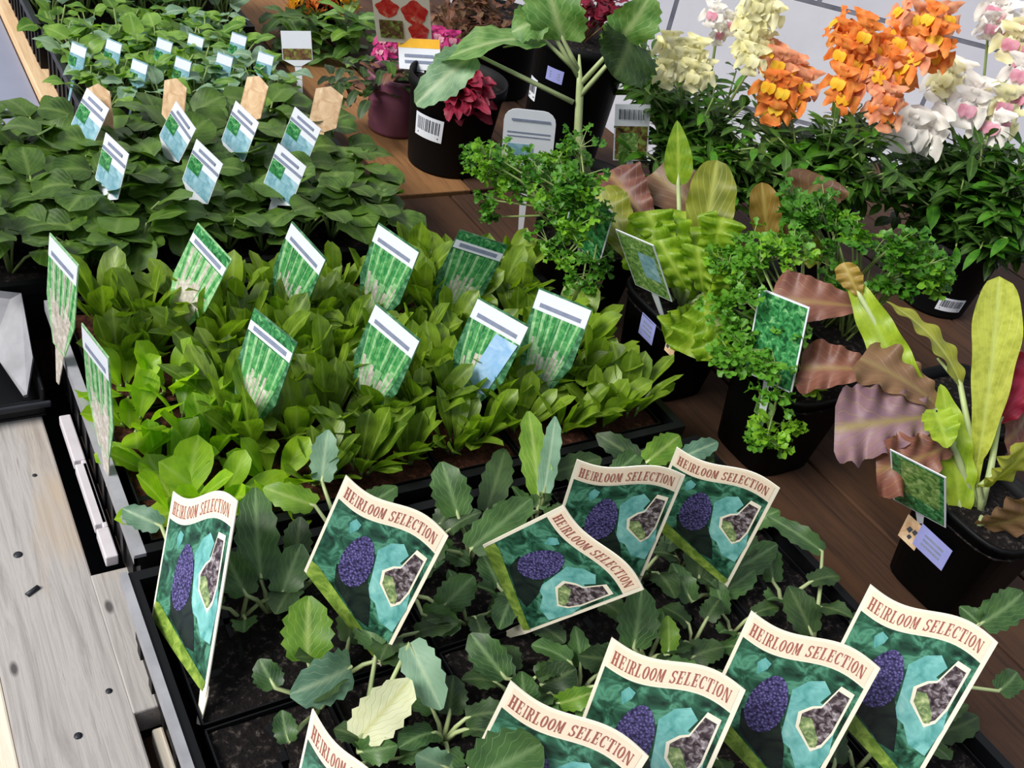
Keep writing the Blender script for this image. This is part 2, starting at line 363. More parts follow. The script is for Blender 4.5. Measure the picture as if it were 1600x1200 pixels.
TAGS = {"H1": [0.1212, 0.374, 0.0669, -1.5044, 0.4731, 0.6231], "H2": [0.235, 0.3642, 0.0552, -0.8796, 0.177, -0.1662], "H3": [0.3338, 0.3451, 0.0678, -0.9506, -0.1212, -0.567], "H4": [0.4355, 0.35, 0.0732, -0.5302, -0.0736, 0.0158], "H5": [0.5012, 0.3236, 0.0749, -0.8844, -0.1539, -0.0083], "H8": [0.3232, 0.1655, 0.0884, -0.8546, 0.2441, 0.0128], "H9": [0.4083, 0.152, 0.0915, -0.9392, 0.175, 0.0136], "H10": [0.4776, 0.1306, 0.1024, -0.9996, 0.2282, 0.0285], "H7": [0.2494, 0.1718, 0.0915, -0.8972, 0.1206, -0.0966], "H6": [0.1364, 0.1819, 0.0724, -1.4162, 0.1755, 0.1309], "a1": [0.1075, 0.7305, 0.0963, -1.3583, 0.1117, 0.0036], "a2": [0.1105, 0.5945, 0.1018, -1.4414, 0.0168, 0.1108], "a3": [0.2123, 0.7592, 0.0821, -1.2232, 0.3263, -0.1832], "b": [0.3047, 0.7541, 0.0803, -1.2377, 0.1211, -0.2344], "c": [0.386, 0.7317, 0.0797, -1.1257, 0.1914, -0.101], "d": [0.4599, 0.712, 0.0842, -0.2588, 0.0525, -0.2758], "e": [0.2235, 0.6078, 0.0887, -1.2352, 0.2652, -0.0286], "f": [0.3258, 0.6055, 0.0842, -1.1684, 0.154, -0.1451], "g": [0.4171, 0.5917, 0.0828, -0.9582, 0.2744, -0.1116], "h": [0.4831, 0.5835, 0.0874, -0.927, 0.3012, -0.0061], "r1": [0.1845, 1.0512, 0.0951, -1.1599, 0.3656, -0.185], "r2": [0.2693, 1.0252, 0.0945, -1.2115, 0.1531, -0.3927], "r3": [0.3334, 1.0088, 0.0961, -1.1778, 0.1745, -0.2233], "r4": [0.3961, 0.9919, 0.0966, -1.0798, 0.0764, -0.2691], "u1": [0.1878, 0.9387, 0.0974, -1.2364, 0.1973, -0.1188], "u2": [0.2687, 0.9244, 0.0964, -1.1269, 0.1329, -0.258], "u3": [0.3485, 0.908, 0.0963, -1.0821, 0.0922, -0.2452], "p1": [0.2142, 1.0598, 0.1058, -1.0116, 0.1211, 0.2327], "p2": [0.2887, 1.0721, 0.107, -1.0509, 0.1912, 0.0747], "p3": [0.3773, 1.0802, 0.1064, -1.082, 0.2765, 0.0033], "p4": [0.4484, 1.0362, 0.1107, -0.6, 0.3103, -0.0639], "t0": [0.2262, 1.2697, 0.0874, -0.8902, 0.2907, -0.0655], "t1": [0.2693, 1.2812, 0.0876, -0.8641, 0.2919, -0.0605], "t2": [0.2846, 1.219, 0.0874, -0.8747, 0.2816, -0.06], "t3": [0.3313, 1.285, 0.0877, -0.8304, 0.2922, -0.0547], "t4": [0.3379, 1.2252, 0.0875, -0.8422, 0.2833, -0.0543], "t5": [0.375, 1.2997, 0.0878, -0.8046, 0.2941, -0.0513], "t6": [0.3934, 1.2377, 0.0877, -0.8078, 0.2863, -0.0494], "t7": [0.4328, 1.3042, 0.088, -0.7752, 0.2948, -0.0473], "t8": [0.4477, 1.2407, 0.0878, -0.7776, 0.2879, -0.0455], "m1": [0.5104, 1.2755, 0.089, -0.5224, 0.2173, 0.1803], "white": [0.6815, 0.9498, 0.0962, -0.5955, -0.109, 0.1221], "bar": [0.8528, 0.962, 0.0879, -0.6243, 0.0511, 0.2154], "par2": [0.679, 0.4939, 0.1066, -1.4322, 0.0151, 0.2261], "par1": [0.6293, 0.7455, 0.1057, -1.3062, -0.2506, -0.1634], "let1": [0.6819, 0.6746, 0.0888, -1.309, -0.5261, 0.2368], "let2": [0.7484, 0.3381, 0.062, -1.2943, -0.5056, 0.2084], "pet": [0.6523, 1.1986, 0.1147, -1.1198, 0.0936, 0.2997], "post": [0.64, 1.2292, 0.1398, -0.5462, -0.3679, 0.1615]}
# ---------------------------------------------------------------- light and sky
w = bpy.data.worlds.new('world'); sc.world = w; w.use_nodes = True; nt = w.node_tree; nt.nodes.clear()
wo = nt.nodes.new('ShaderNodeOutputWorld'); bg = nt.nodes.new('ShaderNodeBackground')
tc = nt.nodes.new('ShaderNodeTexCoord'); sx = nt.nodes.new('ShaderNodeSeparateXYZ'); nt.links.new(tc.outputs['Generated'], sx.inputs[0])
cr = nt.nodes.new('ShaderNodeValToRGB'); nt.links.new(sx.outputs[2], cr.inputs[0])
cr.color_ramp.elements[0].position = 0; cr.color_ramp.elements[0].color = (.30,.32,.36,1)
cr.color_ramp.elements[1].position = .35; cr.color_ramp.elements[1].color = (.86,.93,1.06,1)
nt.links.new(cr.outputs[0], bg.inputs[0]); bg.inputs[1].default_value = .5; nt.links.new(bg.outputs[0], wo.inputs[0])
def sun(name, frm, strength, angle, col):
    l = bpy.data.lights.new(name, 'SUN'); l.energy = strength; l.angle = math.radians(angle); l.color = col
    o = bpy.data.objects.new(name, l); C.objects.link(o); o.rotation_euler = V(frm).to_track_quat('Z', 'Y').to_euler(); o.location = V(frm)*5
sun('daylight', (-.88, .08, .80), 4.2, 28, (1, .97, .90))
sc.view_settings.view_transform = 'Standard'; sc.view_settings.look = 'None'; sc.view_settings.gamma = 1; sc.view_settings.exposure = 0.1

# ---------------------------------------------------------------- setting: floor and painted block wall
b = MB(); M['concrete'] = plain('concrete', (128,134,152), .85, .2, .12, 6)
b.box(-4, 6, -4, 6, -.84, -.76, 'concrete'); tag(b.build('floor', smooth=False), 'blue grey concrete floor under the benches', 'floor', kind='structure')
mt, nt, out = newmat('block_wall')
br = nt.nodes.new('ShaderNodeTexBrick'); nt.links.new(coord(nt, (1,1,1)), br.inputs['Vector'])
br.offset = .5; br.inputs['Scale'].default_value = 1; br.inputs['Brick Width'].default_value = .54; br.inputs['Row Height'].default_value = .235
br.inputs['Mortar Size'].default_value = .005; br.inputs['Mortar Smooth'].default_value = .2
br.inputs['Color1'].default_value = (*s2l((214,212,222)),1); br.inputs['Color2'].default_value = (*s2l((226,224,230)),1); br.inputs['Mortar'].default_value = (*s2l((96,96,108)),1)
f = tex(nt, coord(nt), 14, 4)
colw = mix(nt, ramp(nt, f, [(.35,(0,0,0)),(.7,(.35,.35,.35))]), br.outputs['Color'], s2l((196,196,206)))
bs = pbsdf(nt, out, colw, .7, .3)
inv = nd(nt, 'ShaderNodeMath', _operation='SUBTRACT'); inv.inputs[0].default_value = 1; nt.links.new(br.outputs['Fac'], inv.inputs[1])
bump(nt, bs, inv.outputs[0], .004, .6); M['block_wall'] = mt
b = MB(); b.box(-4, 4, -1.2, 1.6, -.06, .06, 'block_wall')
wl = b.build('wall_back', smooth=False); tag(wl, 'white painted concrete block wall behind the flowers', 'wall', kind='structure')
WY = math.radians(-40)
wl.rotation_euler = (PI/2, 0, WY)                 # local y becomes up, the face turns to the benches
wp = D(1480, 47, 2.35); wl.location = (wp.x, wp.y, wp.z)

# ---------------------------------------------------------------- benches
def board(bm_name, x0, x1, y0, y1, z0, z1, mat, parent, jitter=0):
    q = MB(); q.box(x0, x1, y0, y1, z0, z1, mat); o = q.build(bm_name, parent, smooth=False); bevel(o, .0015); return o
bench = thing('slatted_bench', 'weathered wooden slatted bench top under the front seedling trays', 'bench', (0,0,0))
board('plank', .018, .090, -.35, 1.06, -.024, 0, 'gray_wood', bench)['label'] = 'bare grey weathered edge plank'
board('filler_block', .0885, .1165, .424, .552, -.0235, .00015, 'gray_wood', bench)
board('batten', .0985, .106, -.3, .4155, -.03, -.011, 'cream_wood', bench)['label'] = 'cream batten in the slot'
board('edge_board', .005, .0178, -.35, 1.06, -.09, -.003, 'cream_wood', bench)
x = .1185; k = 0
while x < 1.45:
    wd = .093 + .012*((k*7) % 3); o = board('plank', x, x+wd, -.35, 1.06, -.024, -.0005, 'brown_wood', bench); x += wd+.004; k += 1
board('shade_backing', .02, 1.45, -.35, 1.06, -.13, -.1025, 'charcoal', bench)  # added dark board standing in for the shade below the slat gaps
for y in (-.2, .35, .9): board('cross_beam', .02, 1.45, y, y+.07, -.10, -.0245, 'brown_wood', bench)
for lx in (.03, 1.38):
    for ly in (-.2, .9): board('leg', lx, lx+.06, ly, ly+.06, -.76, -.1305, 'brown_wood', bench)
# dark nail heads and gouge on the edge plank
for (px, py, r) in ((170,1080,.0022),(54,743,.0018),(28,867,.0032),(122,1150,.0026)):
    q = MB(); p = G(px, py, 0); q.lathe([(0,.0006),(r,.0005),(r*1.05,-.001)], 'charcoal', 10, (p.x, p.y, 0)); q.build('nail_head', bench)
g0, g1 = G(42, 931, 0), G(60, 918, 0)
q = MB(); q.tube([(g0.x, g0.y, .0004), (g1.x, g1.y, .0004)], .0022, 'charcoal'); q.build('dark_gouge', bench)
# notched pale rail that lies along the middle tray
rail = thing('notched_rail', 'pale notched plastic rail lying beside the sorrel tray', 'rail', (.105,.64,0))
q = MB(); ys = [.556, .588, .592, .664, .668, .728]
for i in range(0, 6, 2): q.box(.1012, .1105, ys[i], ys[i+1], 0, .010, 'pale_strip')
q.box(.1065, .1105, .588, .668, 0, .010, 'pale_strip')
o = q.build('rail_bar', rail, (.105,.64,0), smooth=False); bevel(o, .001)
M['blue_ledge'] = plain('blue_ledge', (140,144,166), .6, .3, .06, 8)
back = thing('rear_bench', 'tan edged wooden bench under the far trays and flowerpots', 'bench', (0,0,0))
board('side_ledge', -.25, .203, 1.10, 1.85, -.05, -.012, 'blue_ledge', back)['label'] = 'blue grey painted ledge'
board('edge_board', .205, .236, 1.07, 1.85, -.024, 0, 'tan_wood', back)
x = .238
while x < .95:
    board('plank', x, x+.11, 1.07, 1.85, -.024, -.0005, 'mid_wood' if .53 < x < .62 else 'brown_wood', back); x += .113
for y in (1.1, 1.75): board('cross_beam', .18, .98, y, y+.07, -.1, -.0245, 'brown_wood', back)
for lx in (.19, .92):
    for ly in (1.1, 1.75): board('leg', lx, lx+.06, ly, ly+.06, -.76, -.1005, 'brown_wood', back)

# ---------------------------------------------------------------- trays and cell packs
def tray(name, label, x0, x1, y0, y1, h=.062, mat='black_plastic', rim='black_plastic', z=0, lip=None, soil=False):
    t = thing(name, label, 'tray', ((x0+x1)/2, (y0+y1)/2, z)); o = t.location
    fl, wt = .012, .003
    q = MB()
    q.box(x0+fl, x1-fl, y0+fl, y1-fl, z, z+.003, mat)
    a0, a1, c0, c1 = x0+fl-.004, x1-fl+.004, y0+fl-.004, y1-fl+.004
    q.box(a0-wt, a0, c0, c1, z, z+h, mat); q.box(a1, a1+wt, c0, c1, z, z+h, mat)
    q.box(a0-wt, a1+wt, c0-wt, c0, z, z+h, mat); q.box(a0-wt, a1+wt, c1, c1+wt, z, z+h, mat)
    ny = int((y1-y0)/.03)
    for i in range(ny):                               # stiffening ribs down the long wall facing the aisle
        yy = c0+(i+.5)*(c1-c0)/ny; q.box(a0-wt-.002, a0-wt, yy-.004, yy+.004, z+.004, z+h-.004, mat)
    q.build('tray_shell', t, o, smooth=False)
    if soil:
        e = MB(); e.box(a0+.0005, a1-.0005, c0+.0005, c1-.0005, z+.0035, z+.053, 'soil'); e.build('potting_soil', t, o, smooth=False)
    r = MB()
    for k, bx in enumerate(((x0,a0,y0,y1),(a1,x1,y0,y1),(a0,a1,y0,c0),(a0,a1,c1,y1))): r.box(*bx, z+h, z+h+.003, rim if k == 0 else mat)  # left rim gets the lighter colour: sky reflection painted on black plastic
    if lip: r.box(x0-.003, x0+.002, y0, y1, z+h-.006, z+h+.005, lip)  # added ridge that carries the painted sky sheen along the left edge
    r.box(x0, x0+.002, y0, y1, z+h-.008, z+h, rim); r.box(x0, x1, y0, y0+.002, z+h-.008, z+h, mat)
    r.build('rim', t, o, smooth=False)
    return t
def packs(x0, x1, y0, y1, nx, ny, label, group, soil='soil', z=.0035, h=.056, cells=(2,3)):
    first = None; pw, pd = (x1-x0)/nx, (y1-y0)/ny
    for i in range(nx):
        for j in range(ny):
            loc = (x0+(i+.5)*pw, y0+(j+.5)*pd, z)
            if first: dup(first, loc); continue
            first = thing('cell_pack', label, 'cell pack', loc, group)
            a, c = pw/2-.0015, pd/2-.0015; q = MB(); q.box(-a+.006, a-.006, -c+.006, c-.006, 0, .002, 'black_plastic')
            for s in (-1, 1):
                q.box(s*a-.001 if s > 0 else -a, s*a if s > 0 else -a+.001, -c, c, .0, h, 'black_plastic')
                q.box(-a, a, c-.001 if s > 0 else -c, c if s > 0 else -c+.001, 0, h, 'black_plastic')
            for k in range(1, cells[0]): xx = -a+2*a*k/cells[0]; q.box(xx-.0025, xx+.0025, -c, c, h-.02, h-.005, 'black_plastic')
            for k in range(1, cells[1]): yy = -c+2*c*k/cells[1]; q.box(-a, a, yy-.0025, yy+.0025, h-.02, h-.005, 'black_plastic')
            q.build('pack_shell', first, smooth=False)
            sm = MB(); n = 9
            for u in range(n):
                for v_ in range(n):
                    fx = lambda t: (-a+.0015)+(2*a-.003)*t/n
                    fy = lambda t: (-c+.0015)+(2*c-.003)*t/n
                    hh = lambda p, q_: h-.0045+.0035*noise.noise(V((p*3.1, q_*2.7, 1.3)))
                    sm.quadpts([(fx(u),fy(v_),hh(u,v_)),(fx(u+1),fy(v_),hh(u+1,v_)),(fx(u+1),fy(v_+1),hh(u+1,v_+1)),(fx(u),fy(v_+1),hh(u,v_+1))], soil)
            sm.build('potting_soil', first)
TR = dict(cab=(.100,.605,.115,.488), sor=(.110,.602,.502,.822), drk=(-.040,.500,.850,1.150), far=(.222,.480,1.185,1.465), fa2=(.216,.520,1.480,1.780), fa3=(.19,.72,1.795,2.08))
tray('nursery_tray', 'black nursery tray of purple broccoli seedlings nearest the camera', *TR['cab'], lip='gray_plastic_and_sheen')
tray('nursery_tray', 'nursery tray with sheen-painted left rim holding the bright green chive and sorrel leaf seedlings', *TR['sor'], rim='gray_plastic_and_sheen')
tray('nursery_tray', 'black nursery tray of dark green round leaved seedlings behind the bright green tray', *TR['drk'], rim='charcoal')
tray('nursery_tray', 'far black nursery tray with small teal picture tags', *TR['far'], rim='charcoal', soil=True)
tray('nursery_tray', 'farthest black nursery tray of pale green seedlings at the bench end', *TR['fa2'], rim='charcoal', soil=True)
def inner(k, e=.014): x0, x1, y0, y1 = TR[k]; return x0+e, x1-e, y0+e, y1-e
packs(*inner('cab'), 6, 3, 'black cell pack of dark soil in the purple broccoli tray', 'cell packs in the broccoli tray')
packs(*inner('sor'), 6, 2, 'black cell pack with reddish mulch soil in the bright green tray', 'cell packs in the bright green tray', 'mulch')
packs(*inner('drk'), 6, 2, 'black cell pack in the dark green seedling tray', 'cell packs in the dark green tray')
# black flat at the left edge with a bent grey flap
ft = thing('plastic_flat', 'low black plastic flat with bent grey flap at the left bench edge', 'tray', (-.02,.80,0))
q = MB(); c0 = G(20, 638, .0); c1 = G(103, 648, .0)
x1 = .094; y0 = .742
q.box(-.2, x1, y0, .845, .0, .003, 'black_plastic')
q.box(-.2, x1, y0, y0+.003, .003, .018, 'black_plastic'); q.box(x1-.003, x1, y0, .845, .003, .03, 'black_plastic'); q.box(-.2, x1, .842, .845, .003, .05, 'black_plastic')
q.box(-.2, x1+.004, y0-.004, y0, .012, .018, 'charcoal')
o = q.build('flat_shell', ft, ft.location, smooth=False); bevel(o, .0015)
q = MB(); P0 = [G(-40,452,.062), G(34,460,.062), G(52,560,.045), G(43,618,.016), G(37,620,.012), G(-4,560,.02), G(-40,500,.03)]
nn = (P0[1]-P0[0]).cross(P0[3]-P0[0]).normalized()*.0025
if nn.z < 0: nn = -nn
q.quadpts([p+nn for p in P0], 'gray_plastic_and_sheen'); q.quadpts([p-nn for p in reversed(P0)], 'gray_plastic_and_sheen')
for i in range(len(P0)):
    j = (i+1) % len(P0); q.quadpts([P0[i]-nn, P0[j]-nn, P0[j]+nn, P0[i]+nn], 'gray_plastic_and_sheen')
q.build('flap', ft, ft.location, smooth=False)
# ---------------------------------------------------------------- printed plant tags
def pose(root, p):
    x, y, z, az, le, ro = p
    Rz = Matrix.Rotation(az, 3, 'Z'); cl, sl, cr_, sr = math.cos(le), math.sin(le), math.cos(ro), math.sin(ro)
    X, Y, Z = V((1,0,0)), V((0,sl,cl)), V((0,-cl,sl))
    R = Matrix((X*cr_+Y*sr, Y*cr_-X*sr, Z)).transposed()
    mm = (Rz @ R).to_4x4(); mm.translation = V((x, y, z)); root.matrix_world = mm; return Rz @ R
def R4(x0, y0, x1, y1): return [(x0,y0),(x1,y0),(x1,y1),(x0,y1)]
def arc(cx, cy, rx, ry, ix, iy, a0, a1, n=12):
    o = []
    for i in range(n):
        u, v_ = math.radians(a0+(a1-a0)*i/n), math.radians(a0+(a1-a0)*(i+1)/n)
        o.append([(cx+ix*math.cos(u),cy+iy*math.sin(u)),(cx+rx*math.cos(u),cy+ry*math.sin(u)),(cx+rx*math.cos(v_),cy+ry*math.sin(v_)),(cx+ix*math.cos(v_),cy+iy*math.sin(v_))])
    return o
GL = {
 'H': [R4(.10,0,.36,1),R4(.64,0,.90,1),R4(.36,.46,.64,.55),R4(0,0,.46,.07),R4(0,.93,.46,1),R4(.54,0,1,.07),R4(.54,.93,1,1)],
 'E': [R4(.12,0,.40,1),R4(0,.93,.9,1),R4(0,0,.9,.07),R4(.4,.46,.72,.54),R4(.82,.72,.9,1),R4(.82,0,.9,.28),R4(.66,.36,.73,.64)],
 'I': [R4(.34,0,.66,1),R4(.14,0,.86,.07),R4(.14,.93,.86,1)],
 'R': [R4(.12,0,.40,1),R4(0,.93,.6,1),R4(0,0,.52,.07),R4(.4,.46,.6,.54)]+arc(.58,.73,.36,.27,.12,.2,-90,90,8)+[[(.5,.5),(.7,.48),(1,0),(.76,0)]],
 'L': [R4(.12,0,.40,1),R4(0,.93,.54,1),R4(0,0,.9,.07),R4(.82,0,.9,.3)],
 'O': arc(.5,.5,.5,.5,.22,.43,0,360,18),
 'M': [R4(.06,0,.16,1),R4(.72,0,.94,1),[(.06,1),(.3,1),(.6,.1),(.46,.1)],[(.46,.1),(.56,.1),(.8,1),(.72,1)],R4(0,0,.26,.07),R4(.62,0,1,.07)],
 'S': arc(.5,.74,.42,.26,.16,.18,20,270,12)+arc(.5,.26,.44,.26,.18,.18,-160,90,12)+[R4(.82,.72,.9,.98),R4(.08,.02,.16,.3)],
 'C': arc(.52,.5,.5,.5,.22,.43,50,310,16)+[R4(.82,.7,.9,.98),R4(.82,.04,.9,.28)],
 'T': [R4(.36,0,.64,1),R4(0,.93,1,1),R4(0,.7,.08,1),R4(.92,.7,1,1),R4(.2,0,.8,.07)],
 'N': [R4(.08,0,.18,1),R4(.82,0,.92,1),[(.06,1),(.34,1),(.94,0),(.72,0)],R4(0,0,.28,.07),R4(.72,.93,1,1)],
}
W_ = .074; LH = 1.62*W_
def curve(x):                                     # wavy top edge, x runs from -W_ to 0
    t = x/W_+1; return LH + W_*(-.055*math.sin(2*PI*t) + .012*math.sin(PI*t))
def heir_card(stub):
    q = MB(); N = 24
    xs = [-W_+W_*i/N for i in range(N+1)]
    lo = LH-1.13*W_; yd = lambda x: lo*(-x/W_)          # diagonal lower left edge
    full = [(x, curve(x)) for x in xs] + [(0,0),(-W_*.45, lo*.45+.002),(-W_*.5, lo*.5+.004),(-W_, lo)]
    q.slab(full, -.0004, .0004, 'card_cream')
    e = .027*W_; bw = .235*W_
    pic = [(x, curve(x)-bw) for x in [max(-W_+e, min(-e*1.3, xx)) for xx in xs]] + [(-e*1.3, e*2.6), (-W_+e, lo+e*.6)]
    q.poly(list(reversed(pic)), .00062, 'card_photo')
    q.poly([(x, curve(x)-bw+.0012) for x in xs if -W_+e < x < -e]+[(x, curve(x)-e*.8) for x in reversed(xs) if -W_+e < x < -e], .0006, 'card_peach')
    u = lambda a, b_: (-W_+a*W_, LH-b_*W_)
    q.poly([u(*p) for p in ((.52,.50),(.60,.36),(.70,.30),(.78,.38),(.74,.5),(.90,.55),(.97,.9),(.95,1.2),(.80,1.17),(.70,1.02),(.6,.98),(.56,.72))], .0008, 'card_teal')
    q.poly([u(*p) for p in ((.20,.40),(.24,.33),(.30,.36),(.29,.42),(.24,.50))], .0008, 'card_teal')
    q.poly([u(*p) for p in ((.24,.86),(.54,.82),(.66,1.04),(.74,1.30),(.60,1.28),(.30,1.08))], .00085, 'card_dark')
    q.poly([u(.40+.145*math.cos(a)*(1-.15*math.sin(a)), .72-.29*math.sin(a)) for a in [2*PI*i/22 for i in range(22)]], .0010, 'card_purple')
    q.poly([u(*p) for p in ((.03,.98),(.10,.99),(.55,1.26),(.97,1.50),(.95,1.58),(.88,1.555),(.45,1.35),(.03,1.14))], .0009, 'card_stalk')
    inset = [(.82,.28),(.93,.30),(.93,.72),(.90,.88),(.84,.96),(.66,.80),(.63,.66),(.70,.56),(.76,.52)]
    q.poly([u(*p) for p in inset], .0010, 'card_cream')
    cx, cy = .81, .65
    q.poly([u(cx+(a-cx)*.84, cy+(b_-cy)*.87) for a, b_ in inset], .0012, 'card_inset')
    q.poly([u(*p) for p in ((.67,.68),(.74,.66),(.85,.82),(.86,.90),(.82,.92),(.68,.78))], .00135, 'card_insetgreen')
    txt = 'HEIRLOOM SELECTION'; x = -W_+.055*W_; adv = .885*W_/len(txt); hgt = .115*W_
    for ch in txt:
        if ch == ' ': x += adv*.6; continue
        wch = adv*(.55 if ch == 'I' else 1.18 if ch in 'MHN' else 1.0)
        for poly in GL[ch]:
            pts = []
            for gx, gy in poly:
                X = x+gx*wch*.86; pts.append((X, curve(X)-bw*.78+gy*hgt, .00085))
            q.quadpts(pts, 'ink_red')
        x += wch*1.03
    q.v  # stake below the tip
    st = MB(); st.slab([(-.004,.03),(.0,.02),(.0005,0),(-.002,-stub),(-.006,-stub),(-.008,.012)], -.0012, -.00045, 'card_cream')
    return q, st
HT = [('H1',"cream edged broccoli picture tag turned nearly edge-on at the left front corner",.017),
 ('H2',"broccoli picture tag standing just right of the edge-on front corner tag",.006),
 ('H3',"broccoli picture tag fallen sideways so its heading runs steeply downhill",.03),
 ('H4',"broccoli picture tag standing behind the sideways fallen one",.035),
 ('H5',"broccoli picture tag half hidden, farthest right of the rear tag row",.035),
 ('H6',"broccoli picture tag showing only its pointed top corner at the bottom frame edge",.03),
 ('H7',"broccoli picture tag with a green leaf over its picture at the bottom edge",.05),
 ('H8',"broccoli picture tag in the front row, right behind the leaf covered one",.05),
 ('H9',"broccoli picture tag whose right corner covers the last tag's left edge",.05),
 ('H10',"broccoli picture tag at the right end of the front tag row, fully legible",.06)]
card0 = stake0 = None
for key, lab, stub in HT:
    t = thing('plant_tag', lab, 'plant tag', group='heirloom broccoli tags'); pose(t, TAGS[key])
    if card0 is None:
        q, st = heir_card(.055); card0 = q.build('card', t, smooth=False); stake0 = st.build('stake', t, smooth=False)
        stake0.scale.y = stub/.055
    else:
        for o in (card0, stake0):
            c = o.copy(); C.objects.link(c); c.parent = t
            if o is stake0: c.scale.y = stub/.055
def chive_card(kind, pale=False):
    q = MB(); w_, h_ = .052, .092; r = random.Random(kind)
    body = [(-w_/2,.075),(-w_/2,.020),(-.010,-.018),(.012,-.018),(w_/2,.018),(w_/2,.075)]
    q.slab(body, -.0004, .0004, 'chive_b' if pale else 'chive_bg')
    for i in range(17):
        a = (i+.5)/17; x0 = -w_/2+.002+a*(w_-.004)+r.uniform(-.001,.001); x1 = -.009+a*.020; wd = r.uniform(.0009,.0017)
        mid = r.uniform(.35,.6); xm = x0+(x1-x0)*(1-mid)**1.2*.75
        top, bot, ym = .060, -.016, .075*mid-.012
        z = .00055+.00002*(i % 3)
        q.quadpts([(xm-wd,ym,z),(xm+wd,ym,z),(x0+wd,top,z),(x0-wd,top,z)], ('chive_a' if i % 4 == 0 else 'chive_w' if i % 4 == 2 else 'chive_b') if pale else 'chive_a' if i % 3 else 'chive_b')
        q.quadpts([(x1-wd*.7,bot,z),(x1+wd*.7,bot,z),(xm+wd,ym,z),(xm-wd,ym,z)], 'chive_w' if i % 2 or pale else 'chive_b')
    q.quadpts([(-w_/2+.0006,.0555,.0007),(w_/2-.0006,.0555,.0007),(w_/2-.0006,.0735,.0007),(-w_/2+.0006,.0735,.0007)], 'card_white' if kind % 3 else 'card_leafy')  # white heading print, its upper strip also paled for sky glare
    q.quadpts([(-w_/2+.0006,.0565,.0008),(w_/2-.0006,.0565,.0008),(w_/2-.0006,.0650,.0008),(-w_/2+.0006,.0650,.0008)], 'card_white')
    q.quadpts([(-w_/2+.006,.0588,.0009),(w_/2-.006,.0588,.0009),(w_/2-.006,.0628,.0009),(-w_/2+.006,.0628,.0009)], 'card_line')
    if kind == 4: q.quadpts([(-.006,-.012,.0010),(.016,.0,.0010),(w_/2-.002,.054,.0010),(.002,.054,.0010)], 'card_sky_glare')  # sky reflection painted on the card as a blue stripe
    st = MB(); st.slab([(-.008,-.014),(.010,-.014),(.003,-.052),(-.002,-.052)], -.0012, -.00045, 'chive_w')
    return q, st
CT = [('a1',"chive picture tag seen edge-on, standing at the tray's far left corner",1),('a2',"chive picture tag seen edge-on, nearer of the two at the tray's left rim",2),
 ('a3',"pale chive picture tag, leftmost of those facing front in the rear row",3),('b',"chive picture tag with a white top, second in the rear tag row",1),
 ('c',"chive picture tag with a white top, third in the rear tag row",2),('d',"chive picture tag turned level, at the right end of the rear tag row",3),
 ('e',"chive picture tag with a green top strip, leftmost in the front tag row",3),('f',"chive picture tag with a wide pale heading, second in the front tag row",2),
 ('g',"chive picture tag with a painted blue sky reflection down its right side",4),('h',"chive picture tag with a blank white heading, right end of the front row",5)]
for key, lab, kind in CT:
    t = thing('plant_tag', lab, 'plant tag', group='chive tags in the bright green tray'); pose(t, TAGS[key])
    q, st = chive_card(kind, key in ('a1','a2','a3')); q.build('card', t, smooth=False); st.build('stake', t, smooth=False)
def small_card(w_, h_, kind, stake=.05, peak=False):
    q = MB()
    top = [(w_/2,h_),(0,h_*(1.15 if peak else 1)),(-w_/2,h_)] if peak else [(w_/2,h_),(-w_/2,h_)]
    q.slab([(-w_/2,h_*.18),(-w_*.12,0),(w_*.12,0),(w_/2,h_*.18)]+top, -.0004, .0004, kind[0])
    def bar(y0, y1, mname, z, e=.03, xa=0., xb=1.): q.quadpts([(-w_/2+w_*max(e,xa),h_*y0,z),(-w_/2+w_*min(1-e,xb),h_*y0,z),(-w_/2+w_*min(1-e,xb),h_*y1,z),(-w_/2+w_*max(e,xa),h_*y1,z)], mname)
    for y0, y1, mname, xa, xb in kind[1]: bar(y0, y1, mname, .0006+.0002*kind[1].index((y0,y1,mname,xa,xb)), .02, xa, xb)
    st = MB(); st.slab([(-w_*.12,.004),(w_*.12,.004),(w_*.04,-stake),(-w_*.04,-stake)], -.0012, -.00045, kind[2])
    return q, st
K_T2 = ('card_white', [(.18,.62,'card_blue',0,1),(.45,.72,'card_leafy',0,.45),(.74,.80,'card_line',0,1),(.86,.92,'card_line',.2,.8)], 'card_white')
K_PK = ('card_tan', [(.3,.9,'card_tan',0,1)], 'card_tan')
K_T0 = ('card_blue', [(.6,.95,'card_white',0,1),(.15,.5,'card_leafy',0,.5)], 'card_blue')
def small_tag(key, lab, w_, h_, kind, group=None, stake=.05, peak=False, name='plant_tag'):
    t = thing(name, lab, 'plant tag', group=group); pose(t, TAGS[key]); q, st = small_card(w_, h_, kind, stake, peak)
    q.build('card', t, smooth=False); st.build('stake', t, smooth=False); return t
pos4 = ('first from the left', 'second from the left', 'third from the left', 'rightmost')
for i in range(4): small_tag('r%d' % (i+1), 'pale blue tag, %s in the rear row of the dark green tray' % pos4[i], .04, .06, K_T2, 'pale blue tags in the dark green tray')
for i in range(3): small_tag('u%d' % (i+1), 'pale blue tag, %s in the front row of the dark green tray' % ('leftmost','middle','rightmost')[i], .04, .06, K_T2, 'pale blue tags in the dark green tray')
for i in range(4): small_tag('p%d' % (i+1), 'curled tan tag back poking up behind the pale blue tags, %s' % pos4[i], .032, .045, K_PK, 'tan tags behind the pale blue ones', .06, True)
rank = ('leftmost','second','third','fourth','fifth','sixth','seventh','eighth','rightmost')
for i in range(9): small_tag('t%d' % i, 'tiny teal tag in the far tray, %s of its scattered rows' % rank[i], .022, .032, K_T0, 'tiny teal tags in the far tray', .05)
small_tag('m1', 'white and brown tag leaning beside the far tray by the flowers', .04, .045, ('card_white', [(.18,.5,'card_brownpic',0,1)], 'card_white'), None, .085)
